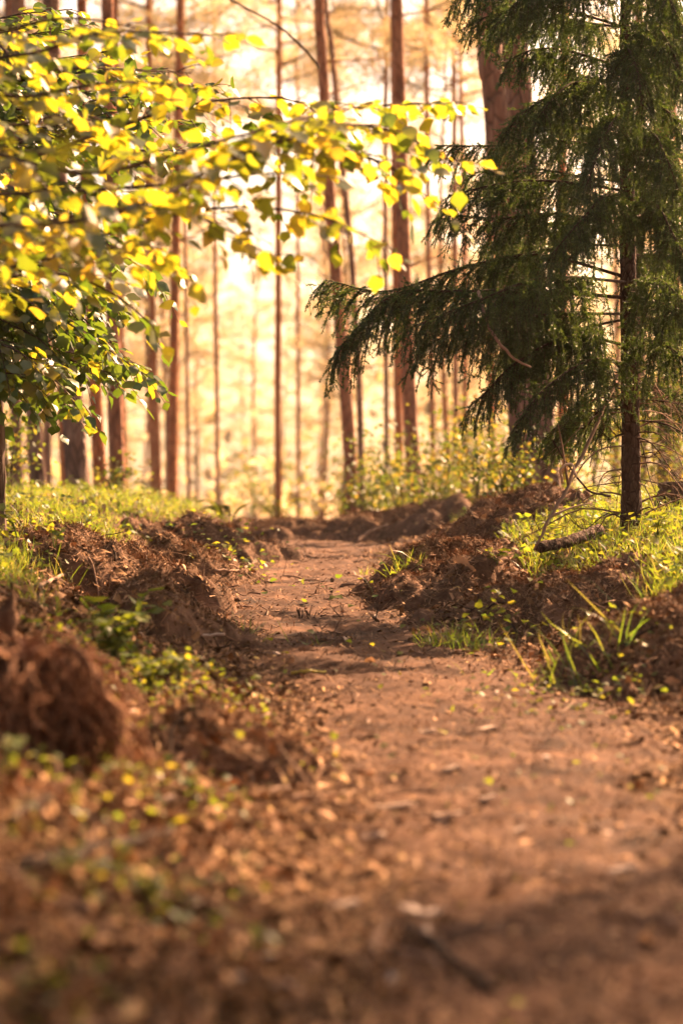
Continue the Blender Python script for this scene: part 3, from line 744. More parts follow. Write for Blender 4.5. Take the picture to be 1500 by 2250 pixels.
# branches one can follow in the photograph: start height, then points, depth of tip
for (y0, pts, r) in [
    (655, [(1200, 640, 11.7), (1000, 640, 11.4), (860, 650, 11.3), (735, 775, 11.3)], .012),
    (610, [(1180, 560, 11.9), (1010, 590, 11.8), (850, 640, 11.8), (715, 615, 11.9)], .011),
    (760, [(1250, 740, 11.5), (1130, 800, 11.3), (1060, 870, 11.2), (1035, 885, 11.2)], .010),
    (800, [(1300, 790, 11.4), (1200, 850, 11.1), (1130, 940, 11.0)], .009),
    (500, [(1220, 470, 11.8), (1100, 480, 11.6), (965, 470, 11.5)], .011),
    (420, [(1240, 400, 11.7), (1120, 400, 11.5), (985, 430, 11.3)], .010),
    (330, [(1230, 310, 12.2), (1100, 320, 12.3), (960, 320, 12.3)], .010),
    (250, [(1230, 210, 11.8), (1160, 240, 11.6), (1110, 290, 11.5)], .010),
    (150, [(1240, 110, 11.7), (1170, 110, 11.6), (1120, 130, 11.5)], .009),
    (60, [(1230, 20, 11.9), (1130, 20, 11.8), (1030, 50, 11.7)], .009),
    (-40, [(1230, -60, 11.9), (1120, -60, 11.8), (1000, 0, 11.7)], .009),
    (440, [(1330, 430, 11.2), (1270, 490, 10.9), (1210, 560, 10.8)], .009),
    (430, [(1440, 450, 11.3), (1480, 520, 11.0), (1540, 620, 10.9)], .009),
    (330, [(1430, 370, 11.6), (1490, 400, 11.4), (1580, 450, 11.3)], .009),
    (640, [(1440, 660, 11.5), (1500, 700, 11.3), (1570, 760, 11.3)], .008),
    (210, [(1440, 230, 11.6), (1500, 270, 11.5), (1580, 330, 11.4)], .009),
    (100, [(1440, 90, 11.6), (1500, 130, 11.5), (1590, 200, 11.4)], .009),
    (0, [(1430, 0, 11.7), (1500, 40, 11.6), (1590, 100, 11.5)], .009),
    (250, [(1350, 260, 11.3), (1320, 320, 10.9), (1290, 400, 10.8)], .008),
    (120, [(1380, 110, 11.3), (1400, 160, 10.9), (1410, 240, 10.8)], .008),
    (700, [(1280, 720, 12.4), (1180, 740, 12.7), (1080, 790, 12.9)], .009),
    (480, [(1280, 480, 12.5), (1170, 500, 12.9), (1060, 540, 13.1)], .009),
    (300, [(1290, 280, 12.5), (1230, 250, 12.8), (1190, 220, 13.0)], .009),
    (180, [(1290, 170, 12.5), (1230, 140, 12.8), (1185, 110, 13.0)], .009),
    (60, [(1290, 50, 12.5), (1200, 30, 12.9), (1110, 10, 13.1)], .009),
    (-60, [(1280, -60, 11.6), (1180, -20, 11.3), (1080, 60, 11.2)], .009),
    (380, [(1440, 390, 12.6), (1500, 420, 12.9), (1560, 460, 13.1)], .009),
    (860, [(1330, 850, 12.2), (1270, 890, 12.4), (1200, 960, 12.5)], .007),
    (540, [(1270, 540, 12.2), (1150, 560, 12.3), (1040, 620, 12.3)], .009),
    (400, [(1290, 390, 12.3), (1160, 370, 12.5), (1030, 380, 12.6)], .009),
    (200, [(1270, 180, 11.5), (1220, 210, 11.3), (1180, 260, 11.2)], .009),
    (700, [(1430, 700, 12.3), (1480, 690, 12.6), (1540, 720, 12.8)], .008),
    (740, [(1430, 750, 11.6), (1480, 770, 11.4), (1540, 830, 11.3)], .008),
    (840, [(1440, 850, 12.4), (1500, 880, 12.7), (1560, 930, 12.8)], .007),
    (620, [(1430, 610, 11.6), (1470, 630, 11.3), (1520, 690, 11.2)], .008),
    (480, [(1430, 470, 12.4), (1480, 480, 12.7), (1550, 520, 12.8)], .008),
    (900, [(1330, 900, 12.3), (1270, 920, 12.5), (1230, 960, 12.6)], .006),
    (160, [(1440, 160, 12.3), (1500, 180, 12.5), (1570, 220, 12.6)], .008),
    (60, [(1430, 50, 11.3), (1470, 100, 10.9), (1500, 180, 10.8)], .008),
    (280, [(1430, 290, 11.3), (1460, 340, 10.9), (1490, 420, 10.8)], .008),
    (-80, [(1420, -80, 11.3), (1460, -20, 11.0), (1500, 60, 10.9)], .008),
    (-120, [(1300, -110, 11.3), (1200, -60, 11.0), (1120, 20, 10.9)], .008),
    (620, [(1200, 610, 11.3), (1050, 660, 11.0), (900, 720, 10.9)], .010),
    (690, [(1220, 690, 11.5), (1060, 710, 11.3), (930, 760, 11.2)], .009),
    (560, [(1440, 560, 12.6), (1500, 580, 12.8), (1560, 640, 12.9)], .008),
]:
    N += spruce_branch(spruce, [sp_at(y0)] + [P(*q) for q in pts], r, sec_len=.38 if pts[-1][0] < 950 else .30, dens=1.0 if pts[-1][0] < 950 else .92, hang=.68, npm=560)
# upper crown above the picture
for k in range(14):
    y0 = -150 - 45 * k; a = k * 2.4; L = 1.05 * (1 - k / 18)
    q = sp_at(y0); e = np.array([math.cos(a), math.sin(a), 0])
    N += spruce_branch(spruce, [q, q + e * L * .5 + [0, 0, .02], q + e * L + [0, 0, -.16]], .008, dens=.35, npm=250)
print('spruce needles', N)
# dead bare twigs low on the spruce trunk
for k in range(44):
    y0 = random.uniform(800, 1150); q = sp_at(y0); right = random.random() < .55
    a = (random.uniform(-.9, .9) if right else math.pi + random.uniform(-.9, .9)); L = random.uniform(.15, .8) * random.uniform(.5, 1)
    e = np.array([math.cos(a), math.sin(a), random.uniform(-.35, .25)])
    pts = spline([q, q + e * L * .4 + [0, 0, random.uniform(-.03, .05)], q + e * L * .75 + [0, random.uniform(-.06, .06), random.uniform(-.14, .02)], q + e * L + [0, 0, random.uniform(-.26, .02)]], 10)
    mb = MB(); tube(mb, pts, np.linspace(random.uniform(.003, .006), .0012, 10), 4)
    for m in range(random.randint(4, 13)):
        j = random.randint(2, 8); f = unit(e + rng.normal(size=3) * .7); l = random.uniform(.06, .22)
        tube(mb, [pts[j], pts[j] + f * l * .5, pts[j] + f * l + [0, 0, -l * .25]], [.0018, .0014, .0009], 3)
    mb.build('dead_branch', M_stick if k % 3 else M_darkstick, spruce)

# ------------------------------------------------------------------ sticks, log, stump, roots
def stick(px_pts, r0, r1, label, mat=None, side=0, name='stick', cat='stick', group=None, lift=None, forks=()):
    """px_pts: (px, py[, distance]) - without a distance the point lies on the ground"""
    w = []
    for q in px_pts:
        if len(q) == 2: g = gpt(*q); g[2] += r0 * .8 + .010; w.append(g)
        else: w.append(P(*q))
    o0 = w[0].copy()
    n = max(8, 4 * len(w)); mb = MB(); sp = spline(w, n)
    sp += rng.normal(size=sp.shape) * r0 * .25
    tube(mb, sp, np.linspace(r0, r1, n), 8, rough=.12, seed=len(label))
    for (i, q) in forks:
        e = gpt(*q) if len(q) == 2 else P(*q); tube(mb, spline([sp[i], (sp[i] + e) / 2 + [0, 0, .01], e], 6), np.linspace(r1 * 1.1, r1 * .5, 6), 6)
    o = mb.build(name, mat or M_stick, origin=tuple(o0))
    return tag(o, label, cat, group)

stick([(215, 1206, 11.6), (250, 1228, 11.5), (284, 1250, 11.5)], .011, .008, 'short reddish stick poking up behind the top of the long left mound')
stick([(85, 1300), (140, 1272), (200, 1245)], .010, .006, 'grey stick lying on the back slope of the long left mound')
stick([(186, 1195, 12.2), (225, 1178, 12.2), (280, 1168, 12.2)], .004, .002, 'thin dark twig arching over the grass near the left trunks', M_darkstick, name='twig', cat='twig')
stick([(425, 1398, 9.6), (495, 1393, 9.6)], .007, .005, 'straight pale splinter of wood at the path edge below the small left heap', M_chip, name='wood_splinter', cat='wood chip')
stick([(470, 1262), (520, 1262), (545, 1250), (566, 1240)], .010, .005, 'forked stick reaching from the left ridge onto the path', forks=[(6, (500, 1240, 13.0))])
stick([(780, 1192, 19.6), (815, 1168, 19.9), (850, 1152, 20.2)], .020, .012, 'long pale stick leaning on the far soil heap')
stick([(752, 1292), (810, 1292)], .009, .006, 'pale straight twig lying across the path under the right mound', name='twig', cat='twig')
stick([(185, 1588), (240, 1583), (295, 1578)], .009, .006, 'pale stick lying at the foot of the uprooted root clump')
stick([(30, 1935), (170, 1905), (290, 1872), (380, 1845)], .015, .008, 'dark blurred branch lying on the litter at the lower left', M_darkstick, forks=[(9, (150, 1975))])
stick([(895, 2065), (960, 2110), (1020, 2160), (1090, 2200)], .012, .006, 'dark blurred stick slanting across the path at the bottom', M_darkstick)
stick([(75, 1625), (110, 1665), (150, 1705)], .006, .004, 'pale curved root below the uprooted clump', name='root', cat='root')
stick([(265, 1635), (262, 1605, 5.6), (290, 1597, 5.6), (300, 1625)], .006, .005, 'looped pale root standing up beside the blurred clump', name='root', cat='root')
stick([(20, 1830), (60, 1790), (110, 1768)], .008, .005, 'dark blurred twig at the left edge below the yellow plants', M_darkstick, name='twig', cat='twig')
# dry branches round the spruce
stick([(1357, 825, 11.85), (1310, 930, 11.6), (1240, 1080, 11.3), (1200, 1150, 11.2), (1172, 1210, 11.2)], .010, .006, 'long dead branch sloping from the spruce trunk down to the ground', M_stick, name='dead_branch', cat='branch', forks=[(13, (1300, 1105, 11.4)), (9, (1225, 930, 11.3))])
stick([(1235, 1060, 11.4), (1232, 1030, 11.3), (1255, 1020, 11.3), (1265, 1050, 11.3)], .006, .004, 'pale hooked dead twig curling beside the sloping dead branch', M_chip, name='twig', cat='twig')
stick([(1340, 1090, 11.6), (1290, 1075, 11.5), (1240, 1010, 11.4), (1215, 970, 11.4)], .006, .003, 'thin dark twig crossing the sloping dead branch', M_darkstick, name='twig', cat='twig')
stick([(1050, 640, 11.2), (1075, 720, 11.0), (1120, 780, 11.0), (1165, 806, 11.1)], .008, .005, 'bare brown twig hanging in the spruce curtain', M_stick, name='twig', cat='twig')
stick([(505, 0, 20), (600, 50, 20), (650, 90, 20), (692, 135, 20), (700, 150, 20.2)], .008, .012, 'long bare dark bough reaching down to the curving pine at the top', M_darkstick, name='dead_branch', cat='branch')
# log
mb = MB(); a, b = P(1185, 1203, 11.7), P(1315, 1166, 12.3); tube(mb, spline([a, (a + b) / 2 + [0, 0, -.01], b], 40), np.linspace(.026, .032, 40), 16, rough=.14, seed=3)
tag(mb.build('fallen_log', M_bark_spruce, origin=tuple(a)), 'short fallen log lying in the leaves in front of the spruce trunk', 'log')
# stump at the right edge
g = P(1490, 1165, 13.2); g[2] = float(H(g[0], g[1]))
st = thing('tree_stump', 'dark rotten stump at the right edge behind the leafy plants', 'stump', g)
mb = MB(); zz = np.linspace(-.08, .2, 16); tube(mb, np.stack([g[0] + 0 * zz, g[1] + 0 * zz, g[2] + zz], -1), np.linspace(.15, .1, 16), 20, rough=.18, seed=6)
mb.build('stump_body', M_bark_low, st)
mb = MB(); tube(mb, np.array([[g[0], g[1], g[2] + .19], [g[0], g[1], g[2] + .205]]), [.098, .085], 20, rough=.15, seed=6); mb.build('cut_top', M_stick, st)

# uprooted clump, lower left
g = P(60, 1690, 5.6); g[2] = float(H(g[0], g[1]))
rc = thing('root_clump', 'shaggy brown uprooted root clump blurred at the left edge', 'root clump', g)
mb = MB()
nu, nv = 40, 30
th, ph = np.meshgrid(np.linspace(0, 2 * np.pi, nu), np.linspace(0, np.pi / 2, nv), indexing='ij')
rr = 1 + .75 * fbm(np.cos(th) * 2 + 3, np.sin(th) * 2 + ph * 3, 77, 4) * np.sin(ph)
Xc = g[0] - .02 + .16 * rr * np.cos(th) * np.sin(ph); Yc = g[1] + .14 * rr * np.sin(th) * np.sin(ph); Zc = g[2] - .04 + .33 * rr * np.cos(ph) ** .7
mb.add(np.stack([g[0] + (Xc - g[0]) * .62, g[1] + (Yc - g[1]) * .62, g[2] + (Zc - g[2]) * .45], -1), grid_tris(nu, nv), .3); mb.build('root_plate', M_root, rc)
for k in range(46):
    a = rng.random() * 6.28; top = g + [.10 * math.cos(a) * rng.random() - .02, .09 * math.sin(a), rng.uniform(.10, .235)]
    o = np.array([math.cos(a), math.sin(a), 0]) * rng.uniform(.08, .2)
    w = [top, top + o * .6 + [0, 0, rng.uniform(-.06, .02)], top + o + [0, 0, rng.uniform(-.18, -.06)], top + o * rng.uniform(.9, 1.2) + [0, 0, rng.uniform(-.34, -.22)]]
    mb = MB(); sp = spline(w, 14); sp += rng.normal(size=sp.shape) * .004
    tube(mb, sp, np.linspace(rng.uniform(.003, .010), .002, 14), 6, rough=.3, seed=k)
    for m in range(9):
        q = sp[rng.integers(2, 13)]; tube(mb, [q, q + rng.normal(size=3) * .02 + [0, 0, -.02], q + rng.normal(size=3) * .03 + [0, 0, -.07]], [.003, .002, .001], 3, cap=False)
    mb.build('root', M_root, rc)
db = MB(); n_ = 900; a_ = rng.random(n_) * 6.28; z_ = rng.random(n_) ** .7; f_ = np.sqrt(1 - z_ ** 2)
T_ = np.stack([g[0] - .01 + .155 * np.cos(a_) * f_, g[1] + .14 * np.sin(a_) * f_, g[2] + .215 * z_], -1) + rng.normal(size=(n_, 3)) * .018
X_, Y_, Z_ = frame(rdir(n_), rdir(n_)); s_ = rng.uniform(.008, .03, n_)[:, None]
scatter(db, [(-.35, -.8, 0), (.35, -.5, .12), (.4, .6, .05), (-.3, .9, .2)], [(0, 1, 2), (0, 2, 3)], X_ * s_, Y_ * s_ * 1.6, Z_ * s_, T_)
tag(db.build('debris', M_root, rc, smooth=False), kind='stuff')
rm = MB()
for k in range(1000):
    a = random.random() * 6.28; z = random.random() ** .6
    f = math.sqrt(max(0, 1 - z * z)); q = np.array([g[0] - .02 + .16 * math.cos(a) * f, g[1] + .14 * math.sin(a) * f, g[2] + .215 * z]) + rng.normal(size=3) * .025
    o = np.array([math.cos(a), math.sin(a), 0]); L = random.uniform(.03, .12)
    tube(rm, [q, q + o * L * .5 + [0, 0, random.uniform(-.3, .3) * L], q + o * L * .8 + rng.normal(size=3) * .035 + [0, 0, -L * random.uniform(.2, 1)]], np.array([.004, .0035, .0015]) * random.uniform(.5, 1.8), 3, cap=False, rnd=np.full(12, random.random()))
tag(rm.build('root_hairs', M_root, rc), kind='stuff')
for pts in ([(130, 1420, 5.55), (180, 1440, 5.5), (225, 1520, 5.5), (255, 1600, 5.5)],):
    mb = MB(); w = [P(*q) for q in pts]; sp = spline(w, 16); tube(mb, sp, np.linspace(.007, .012, 16), 8, rough=.4)
    for k in range(90):
        q = sp[random.randint(1, 15)]; tube(mb, [q, q + rng.normal(size=3) * .025 + [0, 0, -.03], q + rng.normal(size=3) * .035 + [0, 0, -.09]], [.004, .003, .001], 3, cap=False)
    mb.build('root', M_root, rc)
g2 = P(12, 1370, 7.4)
mb = MB(); q0 = g2.copy(); q0[2] = float(H(g2[0], g2[1])) - .03
tube(mb, spline([q0, q0 + [.0, 0, .08], q0 + [.02, .02, .19]], 14), np.interp(np.linspace(0, 1, 14), [0, .3, .6, 1], [.07, .045, .03, .006]), 12, rough=.5, seed=2)
tag(mb.build('rotten_stub', M_mound, origin=tuple(q0)), 'crumbling reddish stub of rotten wood above the root clump', 'stub')

# ------------------------------------------------------------------ litter (uncountable)
def ground_sample(n, d0=2.3, d1=24, pw=0.0):
    d = d0 * np.exp(rng.random(n) * math.log(d1 / d0)) if pw == 0 else d0 + (d1 - d0) * rng.random(n) ** pw
    x = (rng.random(n) * 2 - 1) * (0.15 * d + 0.35)
    return x, d
def slope_normal(x, y, e=.02):
    z = H(x, y); return unit(np.stack([-(H(x + e, y) - z) / e, -(H(x, y + e) - z) / e, np.ones_like(z)], -1)), z

x, y = ground_sample(165000); po = path_off(x, y)
keep = rng.random(len(x)) < np.clip(.55 + .5 * sstep(-.35, .15, po) + .35 * fbm(x * 3, y * 3, 18, 2), .15, 1); x, y = x[keep], y[keep]
nn, z = slope_normal(x, y); n = len(x)
tp_ = sstep(-.32, .40, path_off(x, y) + .22 * fbm(x * 2.5, y * 2.5, 19, 2))          # 0 on the worn middle, 1 in the loose litter
D_ = rdir(n); D_[:, 2] *= .25 + .75 * tp_
X, Y, Z = frame(D_, unit(nn + rng.normal(size=(n, 3)) * (.22 + .16 * tp_)[:, None]))
s = (rng.uniform(.006, .022, n) * np.where(rng.random(n) < .08, 2.0, 1) * (.6 + .4 * tp_))[:, None]
rl = (.12 * (1 - tp_)) + (.80 + .2 * tp_) * rng.random(n) ** (1 - .2 * tp_)
mb = MB()
scatter(mb, [(-.35, -.8, 0), (.35, -.5, .12), (.4, .6, .05), (-.3, .9, .2)], [(0, 1, 2), (0, 2, 3)], X * s, Y * s * 1.3, Z * s, np.stack([x, y, z + .004], -1), rl)
DL = leaf_template(970, 4, .25, .12, .5, .5, stalk=False)
x, y = ground_sample(11000, 2.4, 20); po = path_off(x, y); keep = rng.random(len(x)) < np.where(po < -.02, .8, 1.0) * np.clip(.6 + .8 * fbm(x * 2, y * 2, 15, 2), .1, 1); x, y = x[keep], y[keep]
nn, z = slope_normal(x, y); n = len(x); onp = path_off(x, y)[:, None] < 0; X, Y, Z = frame(rdir(n) * np.where(onp, [1, 1, .08], [1, 1, .35]), unit(nn + rng.normal(size=(n, 3)) * np.where(onp, .25, .5))); s = rng.uniform(.025, .065, n)[:, None]
scatter(mb, *DL, X * s, Y * s, Z * s, np.stack([x, y, z + np.where(onp[:, 0], .009, .014)], -1), np.where(onp[:, 0], .3 + .6 * rng.random(n), rng.random(n) ** .8))
tag(mb.build('leaf_litter', M_litter, smooth=False), kind='stuff')

x, y = ground_sample(110000, 3, 23); po = path_off(x, y)
keep = rng.random(len(x)) < np.where(po < -.05, .8, 1.0); x, y = x[keep], y[keep]
for (cx_, cy_, a_, b_, rot_, h_, _) in MOUNDS:
    m_ = int(9000 * a_ * b_ / .2); u_ = rng.normal(size=(m_, 2)) * .5
    x = np.concatenate([x, cx_ + u_[:, 0] * a_ * math.cos(rot_) - u_[:, 1] * b_ * math.sin(rot_)]); y = np.concatenate([y, cy_ + u_[:, 0] * a_ * math.sin(rot_) + u_[:, 1] * b_ * math.cos(rot_)])
nn, z = slope_normal(x, y); n = len(x)
dr = rdir(n); dr[:, 2] *= .3; dr = unit(dr - nn * np.sum(dr * nn, 1, keepdims=True)) ; dr = unit(dr + nn * rng.normal(size=(n, 1)) * .38)
X, Y, Z = frame(dr, nn); l = rng.uniform(.03, .10, n)[:, None]
mb = MB()
scatter(mb, [(-.5, -.5, 0), (.5, -.5, 0), (0, .5, 0)], [(0, 1, 2)], X * rng.uniform(.002, .006, n)[:, None], Y * l, Z, np.stack([x, y, z + .008], -1))
tag(mb.build('needle_straw', M_straw, smooth=False), kind='stuff')

x, y = ground_sample(42000, 2.4, 23); nn, z = slope_normal(x, y); n = len(x)
X, Y, Z = frame(rdir(n), nn); s = (rng.uniform(.003, .011, n) * np.where(rng.random(n) < .04, 2.2, 1) * np.where(path_off(x, y) < 0, .4, 1))[:, None]
mb = MB(); scatter(mb, [(-1, -.7, -.3), (1, -.6, -.3), (.1, 1, -.3), (.1, .1, .9)], [(0, 1, 3), (1, 2, 3), (2, 0, 3)], X * s, Y * s, Z * s, np.stack([x, y, z], -1))
tag(mb.build('soil_crumbs', M_crumb, smooth=False), kind='stuff')

# ------------------------------------------------------------------ grass and ground plants
BL = ([(-.5, 0, 0), (.5, 0, 0), (-.42, .4, .06), (.42, .4, .06), (-.25, .75, .2), (.25, .75, .2), (0, 1, .42)], [(0, 1, 3), (0, 3, 2), (2, 3, 5), (2, 5, 4), (4, 5, 6)])
def blades(mb, x, y, hgt, wid, lean=.35, z=None):
    n = len(x); z = H(x, y) if z is None else z
    D = unit(np.stack([rng.normal(size=n) * lean, rng.normal(size=n) * lean, np.ones(n)], -1))
    a = rng.random(n) * 6.283; fr = np.stack([np.cos(a), np.sin(a), 0 * a], -1)
    Xx, Yy, Zz = frame(D, fr)
    scatter(mb, *BL, Xx * wid[:, None], Yy * hgt[:, None], Zz * hgt[:, None] * rng.uniform(.3, 1.7, n)[:, None], np.stack([x, y, z - .005], -1))
def grass_mask(x, y):
    po = path_off(x, y); nz = fbm(x * 1.5, y * 1.5, 91, 2)
    left = (x < 0) & ((po > .60 + .15 * nz) & (y > 10.6) | (po > .78 + .1 * nz) & (y > 8.6))
    right = (x > 0) & (po > .62 + .15 * nz) & (y > 8.6)
    m = np.zeros(len(x))
    m[left | right] = 1
    mv = np.zeros(len(x))
    for i in range(len(MOUNDS)): mv = np.maximum(mv, mound_val(i, x, y)[0])
    return m * (mv < .05) * np.clip(.75 + .9 * nz, .12, 1)
x, y = ground_sample(120000, 8, 26); k = rng.random(len(x)) < grass_mask(x, y) * .78; x, y = x[k], y[k]
mb = MB(); blades(mb, x, y, rng.uniform(.04, .16, len(x)), rng.uniform(.0022, .0048, len(x)), .5)
tag(mb.build('grass', M_grass), kind='stuff'); print('grass', len(x))

QL = (np.array([(-.42, .42, .08), (0, 0, 0), (.42, .42, .08), (0, 1, -.1)]), np.array([(1, 2, 3), (1, 3, 0)]))
COV = leaf_template(900, 4, .40, .05, .2, .2, stalk=False)
x, y = ground_sample(60000, 7, 27); k = rng.random(len(x)) < grass_mask(x, y) * .33; x, y = x[k], y[k]
x2, y2 = ground_sample(9000, 3, 9); po = path_off(x2, y2); k = (x2 < .3) & (po > .12) & (fbm(x2 * 2.2, y2 * 2.2, 33, 2) > .46) & (rng.random(len(x2)) < .3); x2, y2 = x2[k], y2[k]
for (px_, py_, sp_, n_) in [(330, 1530, .16, 330), (410, 1480, .14, 200), (230, 1450, .12, 260), (200, 1700, .08, 150), (420, 1740, .10, 70), (330, 2010, .06, 60), (200, 1960, .06, 40),
                            (60, 1720, .08, 40), (130, 2180, .09, 50), (560, 1600, .16, 60), (1180, 1560, .20, 110), (1320, 1500, .16, 160), (520, 1240, .16, 70), (480, 1200, .2, 90), (1080, 1400, .12, 60), (760, 1330, .25, 24), (900, 1450, .25, 24), (1250, 1750, .2, 40)]:
    g_ = gpt(px_, py_); x2 = np.concatenate([x2, g_[0] + rng.normal(size=n_) * sp_]); y2 = np.concatenate([y2, g_[1] + rng.normal(size=n_) * sp_ * 1.6])
x = np.concatenate([x, x2]); y = np.concatenate([y, y2]); n = len(x)
ld = rdir(n); ld[:, 2] = rng.uniform(-.3, .5, n); X, Y, Z = frame(ld, unit(np.array([0, 0, 1.]) + rng.normal(size=(n, 3)) * .35))
s = (rng.uniform(.018, .05, n) * np.where(y < 9, .6, 1))[:, None]; zz = H(x, y) + np.where(y < 9, rng.uniform(.01, .06, n), rng.uniform(.02, .13, n))
mb = MB(); scatter(mb, *COV, X * s, Y * s, Z * s, np.stack([x, y, zz], -1))
tag(mb.build('ground_plants', M_cover), kind='stuff'); print('cover', n)

def tuft(px, py, n, h, spread, label, group='grass tufts beside the path', wid=(.003, .006), lean=.5):
    g = gpt(px, py); x = g[0] + rng.normal(size=n) * spread; y = g[1] + rng.normal(size=n) * spread
    mb = MB(); blades(mb, x, y, rng.uniform(.4, 1.1, n) * h, rng.uniform(*wid, n), lean)
    tag(mb.build('grass_tuft', M_grass, origin=tuple(g)), label, 'grass tuft', group)
tuft(985, 1418, 130, .12, .07, 'yellow-green grass tuft at the right edge of the path, the widest one')
tuft(1060, 1425, 40, .10, .04, 'small grass tuft just right of the widest tuft')
tuft(885, 1255, 45, .15, .05, 'thin grass tuft on the slope of the right mound facing the path')
tuft(1270, 1480, 26, .26, .10, 'long arching yellow grass blades on the slope below the sunlit grass', wid=(.003, .0055), lean=.8)
tuft(1345, 1420, 20, .22, .08, 'long loose grass blades over the dark clod mound at the right', wid=(.005, .008), lean=.7)
tuft(545, 1390, 26, .14, .07, 'sparse green grass sprig on the left half of the path', lean=.8)
tuft(690, 1420, 22, .07, .05, 'flat little grass sprig in the middle of the path', lean=1.0)
tuft(805, 1265, 26, .08, .05, 'grass sprig at the foot of the right mound')
tuft(235, 1660, 16, .15, .002, 'single yellow grass blades standing up beside the root clump', wid=(.006, .01))
tuft(1190, 1500, 14, .15, .10, 'few bent grass blades near the right edge of the path', wid=(.004, .008), lean=.9)

# leafy plants
def plant(px, py, h, nl, size, label, mat=None, d=None, spread=.5, name='leafy_plant', cat='plant', group=None):
    g = gpt(px, py) if d is None else P(px, py, d)
    if d is not None: g[2] = float(H(g[0], g[1]))
    root = thing(name, label, cat, g, group)
    for k in range(max(2, nl // 5)):
        a = random.random() * 6.28; t = g + np.array([math.cos(a) * h * spread, math.sin(a) * h * spread, h * random.uniform(.7, 1.1)])
        w = spline([g, g + (t - g) * [.3, .3, .6], t], 8); mb = MB(); tube(mb, w, np.linspace(.0025, .001, 8), 4); mb.build('stem', mat or M_cover, root)
        for j in range(5):
            q = w[3 + j] if 3 + j < 8 else w[7]
            dd = unit(np.array([random.gauss(0, 1), random.gauss(0, 1), random.uniform(-.2, .5)])); Xx, Yy, Zz = frame(dd[None], unit(np.array([[random.gauss(0, .3), random.gauss(0, .3), 1]])))
            s = size * random.uniform(.6, 1.2); m = Matrix.Identity(4)
            for c, v in enumerate((Xx[0] * s * .8, Yy[0] * s, Zz[0] * s, q - g)):
                for r_ in range(3): m[r_][c] = v[r_]
            link('leaf', PLM[random.randint(0, 3)], root, m)
PLM = leaf_meshes(M_cover)[:4]
plant(270, 1410, .17, 36, .075, 'fresh green plant with lance-shaped leaves before the small left heap', spread=.9)
plant(250, 1470, .17, 70, .055, 'bushy green plant right of the root clump')
plant(330, 1530, .12, 60, .042, 'low yellow-green plant lit by the sun, left of the path')
plant(390, 1500, .10, 40, .04, 'small pale green plant beside the bare soil left of the path')
plant(220, 1710, .10, 60, .036, 'bright yellow blurred plant below the root clump')
plant(10, 1700, .07, 12, .035, 'bright green blurred leaves at the left edge')
plant(420, 1750, .05, 14, .028, 'small blurred yellow-green plant in the lower left litter')
plant(330, 2000, .06, 26, .025, 'dark blurred green plant near the bottom left')
plant(1340, 1180, .14, 16, .05, 'grey-green plant in front of the foot of the spruce')
plant(1440, 1200, .16, 20, .05, 'tall grey-green plant at the right before the stump')
plant(1180, 1240, .10, 24, .06, 'low broad-leaved plant right of the peat mound', spread=1.0)
plant(1090, 1250, .09, 20, .055, 'low broad-leaved plant between the right mound and the log', spread=1.0)
plant(1240, 1215, .09, 20, .05, 'leafy plant growing against the fallen log', spread=1.0)
plant(40, 1200, .16, 20, .045, 'pale leafy plant at the foot of the furrowed left trunk')
plant(120, 1210, .13, 20, .045, 'pale leafy plant in the grass right of the furrowed trunk')

# ferns on the crest
FERN = leaf_template(950, 3, .22, .02, .1, .1, stalk=False)
def fern(px, py, d, h, nf, label):
    g = P(px, py, d); g[2] = float(H(g[0], g[1])); root = thing('fern', label, 'fern', g, 'ferns and saplings on the crest')
    top = P(px, py, d)[2]; h = max(h, top - g[2] + h)
    for k in range(nf):
        a = random.uniform(0, 6.28); e = np.array([math.cos(a), math.sin(a) * .6, 0]); L = h * random.uniform(.8, 1.1)
        w = spline([g, g + e * L * .25 + [0, 0, L * .6], g + e * L * .6 + [0, 0, L * .85], g + e * L * .95 + [0, 0, L * .75]], 22)
        mb = MB(); tube(mb, w, np.linspace(.004, .001, 22), 3)
        t = unit(np.gradient(w, axis=0))
        for sd in (-1, 1):
            lat = unit(np.cross(t, [0, 0, 1.])) * sd; D = unit(lat + t * .5)[5:]; X_, Y_, Z_ = frame(D, np.tile([0, 0, 1.], (17, 1)))
            s = (np.sin(np.linspace(.25, 1, 17) * np.pi) * .09 + .015)[:, None]; scatter(mb, *FERN, X_ * s, Y_ * s, Z_ * s, w[5:])
        mb.build('frond', M_bush, root)
fern(500, 1120, 21, .12, 6, 'fern with arching fronds below the thin dark pine on the crest')
fern(615, 1135, 24, .22, 5, 'fern sprig at the foot of the soft orange pine')

